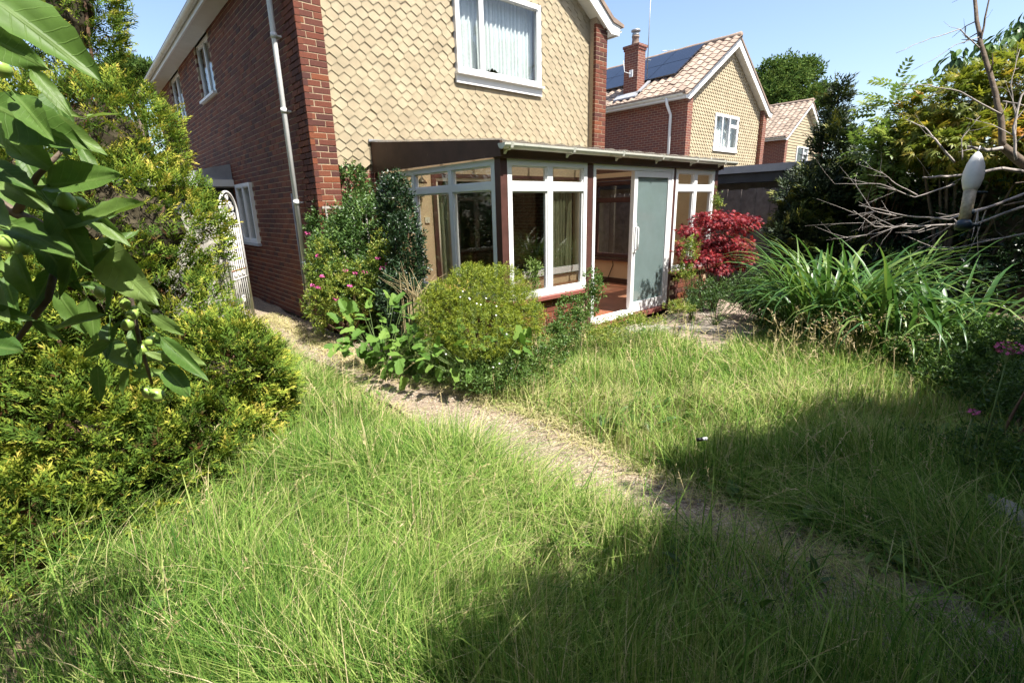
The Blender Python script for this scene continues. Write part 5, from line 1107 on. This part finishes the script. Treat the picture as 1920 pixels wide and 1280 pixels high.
# dead, matted grass on the verges of the path
n = 9000; side = rng.random(n) < .5; Y_ = rng.uniform(.2, 8.3, n); el, er = edges(Y_); X_ = np.where(side, el+.03+rng.normal(size=n)*.09, er+rng.normal(size=n)*.09); P = np.stack([X_, Y_, np.full(n, .02)], 1); vis, dep = visible(P); P = P[vis]; dep = dep[vis]; n = len(P)
V2, T2, C2 = make_blades(P, rng.uniform(.04, .12, n), rng.uniform(.0012, .0022, n)*np.clip(dep/2.2, .85, 2.2), rng.uniform(0, 6.28, n), rng.uniform(.8, 2.2, n), rng.uniform(.78, 1, n))
tag(link('verge_grass', npmesh('verge_grass', V2, T2, 'grass', C2)), 'dry straw coloured grass matted along the path edges', 'grass', kind='stuff')
# flowering stalks with seed heads
def stalk_tpl(seed, curve):
    rs = np.random.default_rng(seed); k = 8; it = []; V = []; T = []; C = []
    pts = [np.array([curve*t*t, 0.0, t-.25*curve*t*t]) for t in np.linspace(0, 1, k)]
    for i, p in enumerate(pts):
        w_ = .0022; V += [p+np.array([0, -w_, 0]), p+np.array([0, w_, 0])]; C += [0, 0]
    for i in range(k-1): a = 2*i; T += [(a, a+1, a+3), (a, a+3, a+2)]
    hd = join_tpl([(LANCE, pts[-1]+(pts[-2]-pts[-1])*q*1.3, (pts[-1]-pts[-2])*4+rs.normal(size=3)*.45, rs.normal(size=3), .055, .3) for q in np.linspace(-.35, .9, 10)])
    V = np.array(V); return np.concatenate([V, hd[0]]), np.concatenate([np.array(T), hd[1]+len(V)]), np.concatenate([np.array(C, float), hd[2]])
STK = [stalk_tpl(s, c) for s, c in enumerate((.15, .3, .5, .75, .2, .95))]
n0 = 3600; X_ = rng.uniform(-1.2, 6.6, n0); Y_ = rng.uniform(.2, 6.5, n0); P = np.stack([X_, Y_, np.zeros(n0)], 1); vis, dep = visible(P); ok = vis & lawn_mask(X_, Y_) & (rng.random(n0) < np.clip(.30+.4*vnoise(X_, Y_, 1.4, 8), .04, 1)); P = P[ok]; n = len(P); dep = dep[ok]
ph = .5+rng.normal(size=n)*.9; Rm = np.zeros((n, 3, 3)); Rm[:, 0, 0] = np.cos(ph); Rm[:, 0, 1] = -np.sin(ph); Rm[:, 1, 0] = np.sin(ph); Rm[:, 1, 1] = np.cos(ph); Rm[:, 2, 2] = 1
hs = rng.uniform(.26, .52, n); S3 = np.stack([hs, np.clip(dep/2.5, .5, 1.6)*.38, hs], 1)
tag(foliage('seeding_grass', 'straw', None, STK, P, Rm, S3, rng.uniform(0, .6, n)), 'straw coloured grass stalks with seed heads over the lawns', 'grass')
# taller pale seed heads in front of the strap leaves
n = 150; Q = np.array([at(random.gauss(1600, 70), random.uniform(660, 760), 4.6+random.random()) for i in range(n)]); Q[:, 2] = 0; ph = rng.uniform(0, 6.28, n); Rm = np.zeros((n, 3, 3)); Rm[:, 0, 0] = np.cos(ph); Rm[:, 0, 1] = -np.sin(ph); Rm[:, 1, 0] = np.sin(ph); Rm[:, 1, 1] = np.cos(ph); Rm[:, 2, 2] = 1
hs = rng.uniform(.4, .62, n); tag(foliage('meadow_grass', 'straw', None, STK, Q, Rm, np.stack([hs, hs*0+1.1, hs], 1), rng.uniform(.1, .8, n)), 'tall pale seed heads in front of the strap leaves', 'grass')
# broad leafed weeds dotted through the lawns
n0 = 900; X_ = rng.uniform(-1, 6.5, n0); Y_ = rng.uniform(.2, 5, n0); ok = lawn_mask(X_, Y_) & visible(np.stack([X_, Y_, 0*X_], 1))[0] & (vnoise(X_, Y_, 2.2, 13) > .1); X_, Y_ = X_[ok], Y_[ok]; n = len(X_)*7
P = np.repeat(np.stack([X_, Y_, np.full(len(X_), .05)], 1), 7, 0)+rng.normal(size=(n, 3))*[.04, .04, .035]; d = rng.normal(size=(n, 3))*[1, 1, .3]+[0, 0, .45]; zn = np.tile([0, 0, 1.0], (n, 1))+rng.normal(size=(n, 3))*.3
tag(foliage('lawn_weeds', 'midgreen', None, [OVATE], P, frames(d, zn), rng.uniform(.05, .12, n), rng.random(n)), 'broad leafed weeds growing low among the lawn grass', 'weeds')
